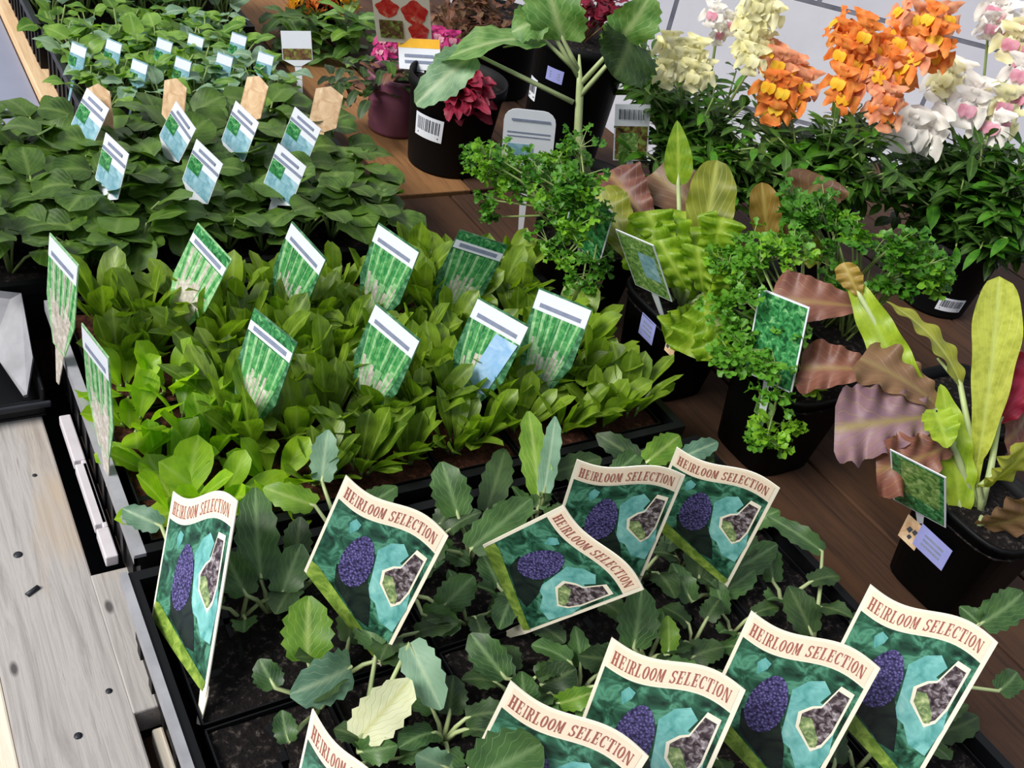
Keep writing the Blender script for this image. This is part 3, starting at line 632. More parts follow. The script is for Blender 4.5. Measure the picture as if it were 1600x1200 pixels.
# ---------------------------------------------------------------- seedlings in the trays
def up(a, e): return V((math.cos(a)*math.cos(e), math.sin(a)*math.cos(e), math.sin(e)))
def sorrel_proto(label, group, nl, Lr, mat, wide=.36, elev=(.85,1.5)):
    t = thing('sorrel_seedling', label, 'seedling', group=group); q = MB(); st = MB()
    for i in range(nl):
        a = 2*PI*i/nl*1.6+rnd.uniform(-.4,.4); e = rnd.uniform(*elev); L = rnd.uniform(*Lr)
        b = V((.007*math.cos(a), .006*math.sin(a), 0)); pl = L*.16
        tip = b+up(a, min(1.5, e+.2))*pl; st.tube([b, (b+tip)/2+V((0,0,.002)), tip], [.0014,.0012,.0011], 'stem', 5)
        q.leaf(tip-up(a,e)*.002, a+rnd.uniform(-.3,.3), e, L, L*wide*rnd.uniform(.85,1.2), 'sorrel', rnd.uniform(-.1,.7), .25, .0014, 7, roll=rnd.uniform(-.5,.5), mat=mat, n=8, m_=2)
    q.build('leaves', t); st.build('stem', t); return t
def grid(protos, x0, x1, y0, y1, nx, ny, z, jit, rule=None, scale=(.85,1.15), skip=None):
    used = set(); out = []
    for j in range(ny):
        for i in range(nx):
            x = x0+(x1-x0)*(i+.5)/nx+rnd.uniform(-jit,jit); y = y0+(y1-y0)*(j+.5)/ny+rnd.uniform(-jit,jit)
            if skip and skip(x, y): continue
            k = rule(x, y) if rule else rnd.randrange(len(protos)); pr = protos[k]; s = rnd.uniform(*scale)
            if k not in used:
                used.add(k); pr.location = (x,y,z); pr.rotation_euler = (0,0,rnd.uniform(0,6.28)); pr.scale = (s,s,s); out.append(pr)
            else: out.append(dup(pr, (x,y,z), rnd.uniform(0,6.28), s))
    for k, pr in enumerate(protos):
        if k not in used:
            for ch in list(pr.children): bpy.data.objects.remove(ch)
            bpy.data.objects.remove(pr)
    return out
lb = 'bright green narrow leaved seedling among the crowd around the chive tags'; gb = 'bright green seedlings around the chive tags'
ll = 'yellow green broad leaved seedling along the left rim of the bright green tray'; gl = 'yellow green seedlings on the left rim'
protos = [sorrel_proto(lb, gb, rnd.choice((11,12,13)), (.036,.060), 'sorrel') for _ in range(7)] + [sorrel_proto(ll, gl, 8, (.034,.048), 'sorrel_lime', .5, (.35,1.3)) for _ in range(3)]
sx0, sx1, sy0, sy1 = inner('sor', .022)
grid(protos, sx0, sx1, sy0, sy1, 12, 6, .0535, .008, lambda x, y: 7+rnd.randrange(3) if (x < sx0+.06 and y < .72) or (x < sx0+.11 and y < .58) else rnd.randrange(7))
# dark green round-leaved seedlings
def round_proto(label, group, name, nl, Lr, mat, prof='round', wide=.85, pet=(.03,.05), elev=(.1,.7), serr=0):
    t = thing(name, label, 'seedling', group=group); q = MB(); st = MB()
    for i in range(nl):
        a = 2*PI*i/nl*1.62+rnd.uniform(-.4,.4); e = rnd.uniform(.75,1.4); L = rnd.uniform(*Lr); pl = rnd.uniform(*pet)
        tip = up(a, e)*pl; st.tube([(0,0,-.001), tip*.5+V((0,0,.004)), tip], [.0016,.0012,.001], 'stem', 5)
        q.leaf(tip, a+rnd.uniform(-.3,.3), rnd.uniform(*elev), L, L*wide*rnd.uniform(.9,1.15), prof, rnd.uniform(.3,1.0), .12, .0018, 8, serr, roll=rnd.uniform(-.4,.4), mat=mat, n=8 if serr else 7, m_=2)
    q.build('leaves', t); st.build('stem', t); return t
ld = 'dark green seedling with rounded leaves in the crowded tray with pale blue tags'; gd = 'dark green seedlings under the pale blue tags'
protos = [round_proto(ld, gd, 'cabbage_seedling', rnd.choice((7,8,9)), (.028,.042), 'dark_seed', 'round', .92, (.032,.058)) for _ in range(6)]
x0, x1, y0, y1 = inner('drk', .02)
grid(protos, x0+.05, x1, y0, y1, 11, 6, .0525, .01)
lf = 'small mid green seedling crowded around the tiny teal tags'; gf = 'small seedlings around the tiny teal tags'
protos = [round_proto(lf, gf, 'herb_seedling', 9, (.020,.032), rnd.choice(('basil','basil','basil_teal')), 'ovate', .72, (.022,.055), (.0,.9)) for _ in range(6)]
x0, x1, y0, y1 = inner('far', .018)
grid(protos, x0-.012, x1+.01, y0, y1, 7, 8, .0525, .008, scale=(.85,1.2))
lf = 'pale bluish green seedling in the farthest tray at the top of the view'; gf = 'pale seedlings in the farthest tray'
protos = [round_proto(lf, gf, 'herb_seedling', 9, (.024,.038), rnd.choice(('basil','basil_teal')), 'ovate', .7, (.03,.07), (.2,1.1)) for _ in range(5)]
x0, x1, y0, y1 = inner('fa2', .018)
grid(protos, x0-.012, x1+.01, y0, y1, 7, 7, .0525, .008, scale=(.95,1.35))

# purple broccoli seedlings: some leaves placed one by one as the photograph shows them
TOV = V((-.35,-.55,.75))
def cole_leaf(q, st, root, b, t, W, mat, bend=.5, z=(.085,.11), nrm=TOV, serr=.09, ruff=.0022):
    B = b if isinstance(b, V) else G(b[0], b[1], z[0]); T = t if isinstance(t, V) else G(t[0], t[1], z[1])
    st.tube([root, (V(root)*.45+B*.55)+V((0,0,.004)), B, B+(T-B)*.35], [.0019,.0016,.0014,.0008], 'stem_pale', 6)
    q.leafto(B, T, W, prof='cole', bend=bend, fold=.14, ruff=ruff, freq=8, serr=serr, mat=mat, n=11, m_=3, nrm=nrm)
MAN = [  # (stem base px, [(leaf base px, leaf tip px, width in metres, material, (z base, z tip))])
 ((500,800), [((503,752),(512,672),.026,'cabbage_blue',(.082,.108)),((492,790),(412,762),.026,'cabbage_lime',(.085,.092)),((560,800),(620,760),.024,'cabbage',(.07,.08))]),
 ((420,960), [((408,905),(398,762),.036,'cabbage',(.085,.118)),((385,930),(350,860),.030,'cabbage',(.08,.10)),((440,930),(470,850),.030,'cabbage',(.08,.10))]),
 ((735,880), [((716,806),(690,722),.036,'cabbage',(.085,.112)),((735,858),(830,778),.034,'cabbage',(.09,.105)),((760,800),(790,700),.030,'darkgreen',(.07,.08)),((700,860),(640,840),.026,'cabbage',(.075,.09))]),
 ((500,1110), [((481,1032),(482,932),.040,'cabbage_lime',(.078,.104)),((548,1042),(455,1085),.038,'cabbage_blue',(.085,.088)),((430,1075),(405,1030),.022,'cabbage',(.075,.085)),((450,1160),(440,1110),.018,'cabbage',(.07,.08))]),
 ((560,1180), [((562,1152),(640,1062),.036,'cabbage_pale',(.078,.1)),((590,1010),(560,960),.024,'cabbage',(.075,.08)),((640,1005),(690,1108),.030,'cabbage_blue',(.1,.085)),((560,1175),(620,1165),.022,'cabbage',(.07,.08))]),
 ((1000,1040), [((990,1012),(1003,918),.036,'cabbage',(.08,.108)),((1045,1022),(1044,962),.018,'cabbage_lime',(.078,.092)),((960,1030),(905,1025),.026,'darkgreen',(.072,.082)),((1030,1040),(1080,1010),.022,'darkgreen',(.07,.075))]),
 ((1530,1010), [((1532,975),(1600,925),.036,'cabbage',(.085,.100)),((1530,975),(1500,948),.020,'cabbage',(.085,.092)),((1560,1080),(1590,1050),.026,'cabbage',(.07,.075))]),
 ((1270,1010), [((1268,990),(1232,916),.032,'darkgreen',(.075,.1)),((1285,862),(1200,806),.022,'cabbage',(.08,.085)),((1240,1020),(1200,990),.026,'darkgreen',(.07,.075))]),
 (V((.212,.160,.052)), [((742,1215),(846,1162),.040,'cabbage',(.186,.192)),((700,1200),(650,1180),.022,'cabbage_blue',(.12,.13))]),
 ((1005,740), [((1002,722),(932,678),.026,'darkgreen',(.08,.088)),((1010,722),(1062,680),.030,'cabbage_lime',(.085,.095)),((1062,716),(1122,690),.022,'cabbage_blue',(.085,.09)),((960,740),(1000,705),.024,'cabbage',(.075,.085))]),
 ((845,800), [((842,772),(826,642),.030,'cabbage_lime',(.08,.112)),((850,770),(868,650),.020,'cabbage_blue',(.085,.112)),((860,740),(940,715),.026,'darkgreen',(.08,.086)),((820,810),(770,790),.02,'cabbage',(.075,.08))]),
 ((255,840), [((252,822),(192,795),.022,'cabbage_blue',(.075,.078)),((280,850),(320,820),.022,'cabbage',(.07,.075))]),
 ((1110,930), [((1092,905),(1090,785),.036,'darkgreen',(.07,.1)),((1130,900),(1215,850),.030,'cabbage',(.07,.085)),((1120,930),(1180,890),.026,'cabbage',(.065,.08)),((1080,940),(1050,880),.024,'cabbage',(.07,.085))]),
 ((850,1080), [((845,1070),(900,1045),.030,'darkgreen',(.07,.08)),((820,1100),(815,1050),.026,'cabbage',(.07,.09)),((790,1060),(735,990),.030,'cabbage',(.075,.09)),((870,1100),(930,1080),.02,'cabbage_lime',(.07,.08))]),
 ((640,930), [((650,900),(690,820),.030,'darkgreen',(.07,.085)),((690,950),(740,900),.030,'cabbage',(.07,.085)),((660,960),(720,980),.026,'cabbage',(.07,.075))]),
 ((1440,1090), [((1430,1060),(1490,1030),.024,'cabbage',(.065,.07)),((1450,1150),(1530,1120),.026,'darkgreen',(.062,.068))]),
]
names16 = ['with an upright blue green leaf behind the left tags','beside the edge-on tag at the left front','right of the second tag with a broad tilted leaf','with a glossy rounded leaf in front of the second tag',
 'with a cream yellow backed leaf near the bottom edge','just above the front heading row of tags','at the right edge beyond the last front tag','between the two tag rows on the right','with a leaf covering the glaring front tag',
 'with a lime leaf above the rear tags','tall and lime coloured behind the sideways tag','peeping out behind the edge-on left tag','behind the two rear right tags','in the dark middle below the sideways tag','between the second and the sideways tag','under the right front tags']
for (b, leaves), nm in zip(MAN, names16):
    root = b if isinstance(b, V) else G(b[0], b[1], .052)
    root.x = min(root.x, .586); root.y = max(.135, min(root.y, .468)); t = thing('broccoli_seedling', 'broccoli seedling '+nm, 'seedling', root, 'purple broccoli seedlings'); q = MB(); st = MB()
    for lb_, lt_, W, mt_, z in leaves: cole_leaf(q, st, root, lb_, lt_, W*.8, mt_, rnd.uniform(.3,.8), z)
    q.build('leaves', t, root); st.build('stem', t, root)
def cole_proto():
    t = thing('broccoli_seedling', 'small dark broccoli seedling filling the tray between the cream edged tags', 'seedling', group='small broccoli seedlings between the tags'); q = MB(); st = MB()
    n = rnd.choice((4,5,6))
    for i in range(n):
        a = 2*PI*i/n+rnd.uniform(-.4,.4); e = rnd.uniform(.5,1.2); B = up(a, e)*rnd.uniform(.016,.034); T = B+up(a+rnd.uniform(-.3,.3), rnd.uniform(-.1,.8))*rnd.uniform(.022,.034)
        cole_leaf(q, st, V((0,0,-.001)), B, T, rnd.uniform(.016,.023), rnd.choice(('cabbage','darkgreen','darkgreen','darkgreen','cabbage')), .7, nrm=V((.1,-.1,1)))
    q.build('leaves', t); st.build('stem', t); return t
x0, x1, y0, y1 = inner('cab', .02)
grid([cole_proto() for _ in range(6)], x0+.012, x1-.01, y0, y1+.006, 9, 5, .052, .009, scale=(.8,1.05), skip=lambda x, y: (x < .20 and y < .40))

# ---------------------------------------------------------------- potted herbs, lettuces and flowers
def pot(parent, c, r, h, z=0, taper=.78, rim=True, mat='pot_plastic', soilm='soil', square=False):
    q = MB(); sq = 1 if square else 0
    if square: q.lathe([(0,z),(r*taper*.92,z),(r*.92,z+h),(r*.97,z+h),(r*.97,z+h-.004),(r*.90,z+h-.005),(r*.88,z+h-.014)], mat, 40, (c[0],c[1],0), sq=1)
    else: q.lathe([(0,z),(r*taper,z),(r*taper+.001,z+.004),(r*.95,z+h-.016),(r,z+h-.015),(r,z+h),(r*.95,z+h),(r*.93,z+h-.02)], mat, 36, (c[0],c[1],0))
    o = q.build('pot', parent, parent.location); 
    s = MB(); s.lathe([(r*.93,z+h-.014),(r*.6,z+h-.010),(.0005,z+h-.008)], soilm, 24, (c[0],c[1],0), sq=sq); s.build('soil', parent, parent.location)
def sticker(parent, px, py, pt_, w_, h_, col, dark=None, name='sticker', square=False):
    cx, cy, pr_, ph_ = pt_; dist = .5; d = ray(px, py).normalized()
    for k in range(4000):
        p = EYE+d*(.5+k*.0004); an = math.atan2(p.y-cy, p.x-cx)
        rr = pr_*(.92*(.78+.22*max(0, min(1, p.z/ph_))) if square else .785+.17*max(0, min(1, p.z/(ph_-.016)))); rr *= (1/(math.cos(an)**4+math.sin(an)**4)**.25 if square else 1)
        if math.hypot(p.x-cx, p.y-cy) < rr+.0015:
            if p.z > ph_: return None
            dist = .5+k*.0004; break
    else: return None
    nx = V((p.x-cx, p.y-cy, 0)).normalized()
    if square: nx = V((-1,0,0)) if abs(nx.x) > abs(nx.y)*1.0 else V((0,-1,0))
    az = math.atan2(nx.x, -nx.y); lean = 0 if square else -.0
    lean = -.12
    # a small label stuck on the pot wall
    c = D(px, py, dist); q = MB(); a = V((math.cos(az), math.sin(az), 0)); n_ = V((a.y, -a.x, 0)); uu = (V((0,0,1))*math.cos(lean) - n_*math.sin(lean))
    rc = math.hypot(p.x-cx, p.y-cy)
    def P(i, j, k=0):
        if square: return c + a*(i*w_/2) + uu*(j*h_/2) + n_*k
        th = i*w_/2/rc; o_ = V((cx, cy, c.z)); rad = rc+k+j*h_/2*.17*pr_/ph_
        return o_ + n_*rad*math.cos(th) + a*rad*math.sin(th) + V((0,0,j*h_/2))
    ns = 8
    for i_ in range(ns):
        i0, i1 = -1+2*i_/ns, -1+2*(i_+1)/ns
        q.quadpts([P(i0,-1), P(i1,-1), P(i1,1), P(i0,1)], col); q.quadpts([P(i0,1,-.0004), P(i1,1,-.0004), P(i1,-1,-.0004), P(i0,-1,-.0004)], col)
    if dark == 'bars':
        x = -.8
        while x < .8:
            d = rnd.uniform(.03,.09); q.quadpts([P(x,-.35,.0003), P(x+d,-.35,.0003), P(x+d,.75,.0003), P(x,.75,.0003)], 'bar_ink'); x += d+rnd.uniform(.04,.10)
        q.quadpts([P(-.75,-.75,.0003), P(.75,-.75,.0003), P(.75,-.6,.0003), P(-.75,-.6,.0003)], 'bar_ink')
    elif dark == 'leaf':
        for dx, dy, s_ in ((-.25,.1,.5),(.3,.2,.45),(0,-.4,.4)): q.quadpts([P(dx-s_*.6,dy-s_*.3,.0003), P(dx+s_*.2,dy-s_*.5,.0003), P(dx+s_*.6,dy+s_*.4,.0003), P(dx-s_*.2,dy+s_*.5,.0003)], 'bar_ink')
    elif dark == 'lines':
        for yy in (.4, 0, -.4): q.quadpts([P(-.6,yy-.1,.0003), P(.6,yy-.1,.0003), P(.6,yy+.1,.0003), P(-.6,yy+.1,.0003)], 'card_line')
    host = next((o for o in parent.children if o.name.split('.')[0] == 'pot'), parent)
    return q.build(name, host, parent.location, smooth=False)
def parsley(t, pc, ztop, targets, off=0, mats=('parsley','parsley','parsley_lime'), n=26, size=.0085):
    q = MB(); st = MB()
    for k in range(n):
        tx, ty, rx, ry, dist = rnd.choice(targets)
        a = rnd.uniform(0, 6.28); rr = math.sqrt(rnd.random())
        T = D(tx+rx*rr*math.cos(a), ty+ry*rr*math.sin(a), dist+off+rnd.uniform(-.035,.04))
        B = V((pc[0]+rnd.uniform(-.02,.02), pc[1]+rnd.uniform(-.02,.02), ztop-.012)); mid = B*.45+T*.55+V((0,0,.02))
        st.tube([B, mid, T], [.0016,.0013,.0008], 'stem', 5)
        mt_ = rnd.choice(mats); d0 = (T-mid).normalized(); ax = math.atan2(d0.y, d0.x)
        for g_ in range(10):
            aa = ax+rnd.uniform(-1.9,1.9); c = T+up(aa, rnd.uniform(-.3,.9))*rnd.uniform(.003,.022)
            st.tube([T, c], [.0006,.0005], 'stem', 4, False)
            for l_ in range(4):
                q.leaf(c, aa+(l_-1.5)*.75+rnd.uniform(-.2,.2), rnd.uniform(-.3,.9), size*rnd.uniform(.8,1.3), size*rnd.uniform(.7,1.0), 'fan', rnd.uniform(-.3,1.0), .25, .0022, 12, .22, mat=mt_, n=4, m_=2, roll=rnd.uniform(-.6,.6))
    q.build('leaves', t, t.location); st.build('stem', t, t.location)
def leaves_px(t, core, items, off=0, name='leaves', stemmat='stem_pale', ribs=True):
    q = MB(); st = MB()
    for it in items:
        b, tp, W, prof, mt_, bend, ruff = it[:7]; serr = it[7] if len(it) > 7 else .0; nrm = V(it[8]) if len(it) > 8 else V((-.5,-.65,.55))
        B, T = D(b[0],b[1],b[2]+off), D(tp[0],tp[1],tp[2]+off)
        if ribs: st.tube([V(core), (V(core)+B)/2+V((0,0,.004)), B, B+(T-B)*.3], [.003,.0032,.0026,.001], stemmat, 6)
        q.leafto(B, T, W, prof=prof, bend=bend, fold=.18, ruff=ruff, freq=27, serr=serr, mat=mt_, n=40, m_=6, nrm=nrm)
    q.build(name, t, t.location)
    if ribs: st.build('stem', t, t.location)

# front row of black pots
PR = [(.662,.775), (.694,.640), (.733,.508), (.775,.300)]
lab = ['parsley in a black pot, farthest back of the front pot row','yellow green frilly lettuce in a black pot between the two parsleys','parsley in a black pot with dark green picture tag, before the big lettuce','big red and lime lettuce in a black pot at the right front']
nm = ['potted_parsley','potted_lettuce','potted_parsley','potted_lettuce']; PT = []
for i, (c, l, n_) in enumerate(zip(PR, lab, nm)):
    t = thing(n_, l, 'potted plant', (c[0],c[1],0)); PT.append(t); pot(t, c, .055, .104, square=True)
parsley(PT[0], PR[0], .092, [(800,300,60,60,1.10),(905,400,35,45,1.04),(770,270,40,35,1.12),(900,260,60,40,1.13),(850,340,60,40,1.08),(905,320,30,45,.97)], .03, n=50)
sticker(PT[0], 926, 452, (*PR[0],.055,.104), .020, .022, 'card_tan', 'leaf', square=True)
c = PR[1]
leaves_px(PT[1], (c[0],c[1],.085), [
 ((1085,470,1.00),(1000,345,.99),.040,'fan','lettuce',.9,.010,-.14), ((1060,450,.99),(985,395,.98),.038,'fan','lettuce',.9,.010,-.14), ((1075,455,.98),(1030,375,.97),.042,'fan','lettuce',1.0,.011,-.14),
 ((1100,460,.98),(1090,385,.96),.042,'fan','lettuce',1.0,.011,-.14), ((1105,470,.98),(1150,430,.96),.038,'fan','lettuce',1.0,.010,-.14), ((1100,480,.97),(1110,560,.95),.040,'fan','lettuce',1.0,.010,-.14), ((1060,440,1.0),(1050,340,1.0),.040,'fan','lettuce',.9,.011,-.14),
 ((1080,440,1.01),(1070,330,1.03),.066,'fan','lettuce',.7,.012,-.09),
 ((1095,450,1.00),(1170,390,1.0),.058,'fan','lettuce',.8,.012,-.09), ((1100,470,.98),(1075,555,.95),.056,'fan','lettuce',.9,.011,-.1),
 ((1090,470,.98),(1135,520,.95),.052,'fan','lettuce',.9,.011,-.1), ((1090,430,1.03),(1120,250,1.04),.050,'sorrel','lettuce_olive',.4,.003),
 ((1060,290,1.06),(1058,188,1.06),.030,'ovate','lettuce',.3,.001), ((1000,420,1.03),(930,300,1.05),.062,'fan','lettuce_olive',.6,.006,-.04),
 ((1020,360,1.06),(950,268,1.09),.070,'fan','lettuce_red',.6,.006,-.03), ((1120,420,1.0),(1120,365,.97),.045,'round','lettuce',.5,.003),
 ((1050,400,1.0),(1010,330,.99),.05,'fan','lettuce',.8,.010,-.08), ((1110,400,1.0),(1130,340,.99),.05,'fan','lettuce',.8,.010,-.08), ((1080,480,.99),(1040,530,.96),.045,'fan','lettuce',.9,.010,-.08)], .05)
sticker(PT[1], 1011, 514, (*PR[1],.055,.104), .024, .026, 'lilac', 'lines', square=True); sticker(PT[1], 1045, 534, (*PR[1],.055,.104), .022, .026, 'card_tan', 'leaf', square=True)
parsley(PT[2], PR[2], .092, [(1200,420,60,45,.90),(1165,490,35,50,.88),(1230,570,40,60,.86),(1150,545,25,25,.86),(1230,400,40,30,.92),(1215,690,20,30,.87),(1150,430,30,40,.9)], .11, n=40)
sticker(PT[2], 1195, 640, (*PR[2],.055,.104), .024, .024, 'card_lime', 'leaf', square=True)
c = PR[3]
leaves_px(PT[3], (c[0]-.005,c[1],.085), [
 ((1512,800,.93),(1562,432,.90),.054,'spoon','lettuce_blotch',.35,.002), ((1440,640,.90),(1326,425,.90),.032,'oblong','lettuce',.3,.004,0,(-.8,-.3,.4)), ((1345,465,.895),(1318,410,.895),.022,'sorrel','lettuce_tan',.5,.003,0,(-.8,-.3,.4)),
 ((1470,650,.90),(1305,670,.86),.080,'fan','lettuce_purple',.8,.014,-.12,(-.4,-.5,.8)), ((1470,640,.90),(1345,560,.88),.060,'fan','lettuce_brown',.8,.006,-.05,(-.3,-.3,.9)),
 ((1490,690,.90),(1370,735,.86),.06,'fan','lettuce_red',.9,.012,-.12,(-.4,-.6,.6)),
 ((1345,480,.93),(1205,468,.92),.062,'fan','lettuce_red',.5,.004,-.03,(-.2,-.7,.6)), ((1370,580,.93),(1250,575,.92),.06,'fan','lettuce_red',.7,.005,-.03,(-.2,-.6,.7)),
 ((1500,600,.93),(1385,470,.95),.026,'oblong','lettuce_olive',.9,.003,0,(0,0,1)), ((1530,760,.90),(1610,690,.88),.060,'fan','lettuce_olive',.8,.008,-.05,(-.2,-.6,.7)),
 ((1530,820,.90),(1640,790,.88),.075,'fan','lettuce_brown',.7,.006,-.05,(-.2,-.6,.7)), ((1460,640,.88),(1480,700,.86),.03,'oblong','lettuce',.6,.003),
 ((1500,800,.91),(1470,600,.90),.032,'oblong','lettuce',.4,.003), ((1560,660,.93),(1620,560,.93),.060,'fan','wine',.6,.006,-.05)], .06)
q = MB(); q.tube([D(1507,895,.985), D(1503,860,.985), D(1500,820,.985), D(1512,760,.985)], [.006,.0048,.0042,.004], 'stem_pale', 8); q.build('stalk', PT[3], PT[3].location)['label'] = 'pale lettuce stalk'
sticker(PT[3], 1456, 855, (*PR[3],.055,.104), .034, .026, 'lilac', 'lines', square=True); sticker(PT[3], 1424, 832, (*PR[3],.055,.104), .020, .028, 'card_tan', 'leaf', square=True)
# second pot row
B2 = [(.810,.700),(.850,.560),(.890,.415)]
t = thing('potted_lettuce', 'brown tipped lettuce in a pot behind the frilly lettuce', 'potted plant', (*B2[0],0)); pot(t, B2[0], .055, .104, square=True)
leaves_px(t, (*B2[0],.085), [((1200,400,1.12),(1190,285,1.1),.034,'sorrel','lettuce_tan',.3,.002), ((1215,370,1.13),(1285,275,1.12),.075,'fan','lettuce_brown',.4,.004,.02),
 ((1170,400,1.12),(1020,270,1.14),.070,'fan','lettuce_brown',.5,.005,-.03), ((1230,400,1.12),(1280,370,1.1),.05,'round','lettuce_olive',.5,.004)], .03)
t = thing('potted_parsley', 'parsley with long bare stalks in a pot behind the red lettuce leaves', 'potted plant', (*B2[1],0)); pot(t, B2[1], .055, .104, square=True)
parsley(t, B2[1], .092, [(1310,350,60,40,1.05),(1400,400,50,50,1.05),(1350,430,60,40,1.03),(1270,330,30,30,1.06),(1430,420,25,30,1.05)], .05, ('parsley','parsley','parsley_lime'), 34, .010)
t = thing('potted_lettuce', 'dark red lettuce in a reddish pot cut off by the right frame edge', 'potted plant', (*B2[2],0)); pot(t, B2[2], .055, .104, square=True)
leaves_px(t, (*B2[2],.085), [((1590,620,1.0),(1545,545,.98),.05,'fan','wine',.6,.006,-.04), ((1600,640,1.0),(1660,560,.98),.06,'fan','wine',.6,.006,-.04), ((1600,650,.99),(1570,690,.95),.05,'fan','lettuce_red',.7,.006,-.04)], .07)

# snapdragons
def floret(q, c, az, s, pa, pb, tilt=0):
    f = up(az, tilt); sd = V((-math.sin(az), math.cos(az), 0)); u_ = f.cross(sd); u_ = -u_ if u_.z < 0 else u_
    q.tube([c-f*s*.5, c, c+f*s*.35], [s*.12, s*.26, s*.3], pa, 7)
    for k, (x, y, sz, m_) in enumerate(((-.35,.8,.62,pa),(.35,.8,.62,pa),(-.62,-.25,.55,pa),(.62,-.25,.55,pa),(0,-.6,.55,pa))):
        d = (sd*x + u_*y).normalized(); b = c+f*s*.3+d*s*.15; tp = c+f*s*(.42+rnd.uniform(-.1,.12))+d*s*.85
        q.leafto(b, tp, s*sz*1.9, prof='fan', bend=rnd.uniform(.6,1.2), ruff=s*.16, freq=11, fold=.1, mat=m_, n=6, m_=2, nrm=f)
    for x in (-.15, .15):
        p = c+f*s*.42+sd*s*x+u_*s*.12; q.leafto(p, p-u_*s*.5+f*s*.16, s*.42, prof='round', bend=1.6, fold=.1, mat=pb, n=5, m_=2, nrm=f)
def snap(label, pc, heads, fol, nst=60, potr=.058, ph=.10, k_=1.0):
    t = thing('potted_snapdragon', label, 'potted plant', (pc[0],pc[1],0)); pot(t, pc, potr, ph)
    ls = MB(); st = MB(); B0 = V((pc[0],pc[1],ph-.01))
    for k in range(nst):
        cx, cy, rx, ry, dist = rnd.choice(fol); a = rnd.uniform(0,6.28); rr = math.sqrt(rnd.random())
        T = D(cx+rx*rr*math.cos(a), cy+ry*rr*math.sin(a), dist*k_+rnd.uniform(-.05,.06)); B = B0+V((rnd.uniform(-.03,.03), rnd.uniform(-.03,.03), 0))
        mid = (B+T)/2+V((rnd.uniform(-.01,.01), rnd.uniform(-.01,.01), .012))
        st.tube([B, mid, T], [.0018,.0015,.001], 'stem', 5)
        for i in range(13):
            u_ = .25+.75*i/12; p = B.lerp(mid, u_*2) if u_ < .5 else mid.lerp(T, u_*2-1)
            a = i*2.4+rnd.uniform(-.4,.4); L = rnd.uniform(.026,.040)*k_
            ls.leaf(p, a, rnd.uniform(-.1,.9), L, L*rnd.uniform(.22,.34), 'lance', rnd.uniform(.2,1.0), .2, 0, mat=rnd.choice(('snap_leaf','snap_leaf','snap_leaf','parsley')), n=5, m_=1, roll=rnd.uniform(-.4,.4))
    ls.build('leaves', t, t.location)
    for hd in heads:
        pts, dist, s, pa, pb = hd; dist *= k_; s *= k_; q = MB(); cc = V((0,0,0))
        for (px, py) in pts:
            c = D(px, py, dist+rnd.uniform(-.012,.012)); cc += c/len(pts)
            c2 = D(px+rnd.uniform(-14,14), py+rnd.uniform(-14,10), dist+.018)
            floret(q, c2, math.atan2(-c.y, -c.x)+rnd.uniform(-1.4,1.4), s*rnd.uniform(.8,1.0), rnd.choice(pa), pb, rnd.uniform(-.1,.6))
            floret(q, c, math.atan2(-c.y, -c.x)+rnd.uniform(-.7,.7), s*rnd.uniform(.9,1.1), rnd.choice(pa), pb, rnd.uniform(-.15,.35))
        low = max(pts, key=lambda p: p[1]); T = D(low[0], low[1]+6, dist+.012); mid = (B0+T)/2+V((0,0,.015))
        tops = min(pts, key=lambda p: p[1])
        st.tube([B0, mid, T, cc+V((0,0,0))*1, D(tops[0], tops[1], dist+.012)], [.0024,.002,.0018,.0014,.001], 'stem', 6)
        q.build('flower_spike', t, t.location)
    st.build('stem', t, t.location); return t
g1 = G(1085,290,.09); g2 = G(1285,330,.09); g3 = G(1500,380,.09)
dd = lambda g_: (V(g_)-EYE).length
snap('cream yellow snapdragon at the left of the flower group', (g1.x+.02,g1.y+.03), [
  ([(1050,75),(1082,78),(1045,110),(1085,112),(1064,95)], 1.19, .021, ('p_cream',), 'p_cream'),
  ([(1180,5),(1200,20),(1170,35),(1190,60),(1165,70),(1178,90)], 1.25, .020, ('p_cream',), 'p_cream'),
  ([(1115,22),(1140,35),(1120,48)], 1.27, .018, ('p_white','p_white'), 'p_pink')],
  [(1060,200,100,100,1.24),(1130,190,70,110,1.26),(1025,120,50,60,1.28),(1120,290,60,50,1.22),(1075,250,45,60,1.25),(1190,260,60,70,1.24),(985,90,40,50,1.32)], 120, k_=1.09)
snap('orange flowered snapdragon in the middle of the flower group', (g2.x,g2.y+.02), [
  ([(1215,95),(1235,105),(1200,130),(1222,140),(1255,130),(1215,165),(1250,160),(1232,120)], 1.16, .021, ('p_orange','p_salmon','p_salmon','p_orange'), 'p_yellow'),
  ([(1325,55),(1355,50),(1322,80),(1360,75),(1385,95),(1345,100),(1315,125),(1318,150),(1340,130),(1375,115)], 1.15, .022, ('p_orange','p_orange','p_salmon'), 'p_yellow'),
  ([(1430,25),(1460,30),(1440,55),(1465,60),(1410,60),(1462,85),(1435,90),(1410,85),(1400,110),(1420,105)], 1.17, .021, ('p_orange','p_salmon','p_orange'), 'p_yellow'),
  ([(1375,165),(1390,150),(1385,178)], 1.14, .018, ('p_salmon','p_orange'), 'p_orange')],
  [(1230,240,80,60,1.18),(1310,240,90,60,1.16),(1270,290,90,50,1.16),(1370,270,70,60,1.16),(1340,200,60,40,1.18),(1230,300,70,50,1.16),(1200,220,40,50,1.2)], 120, k_=1.18)
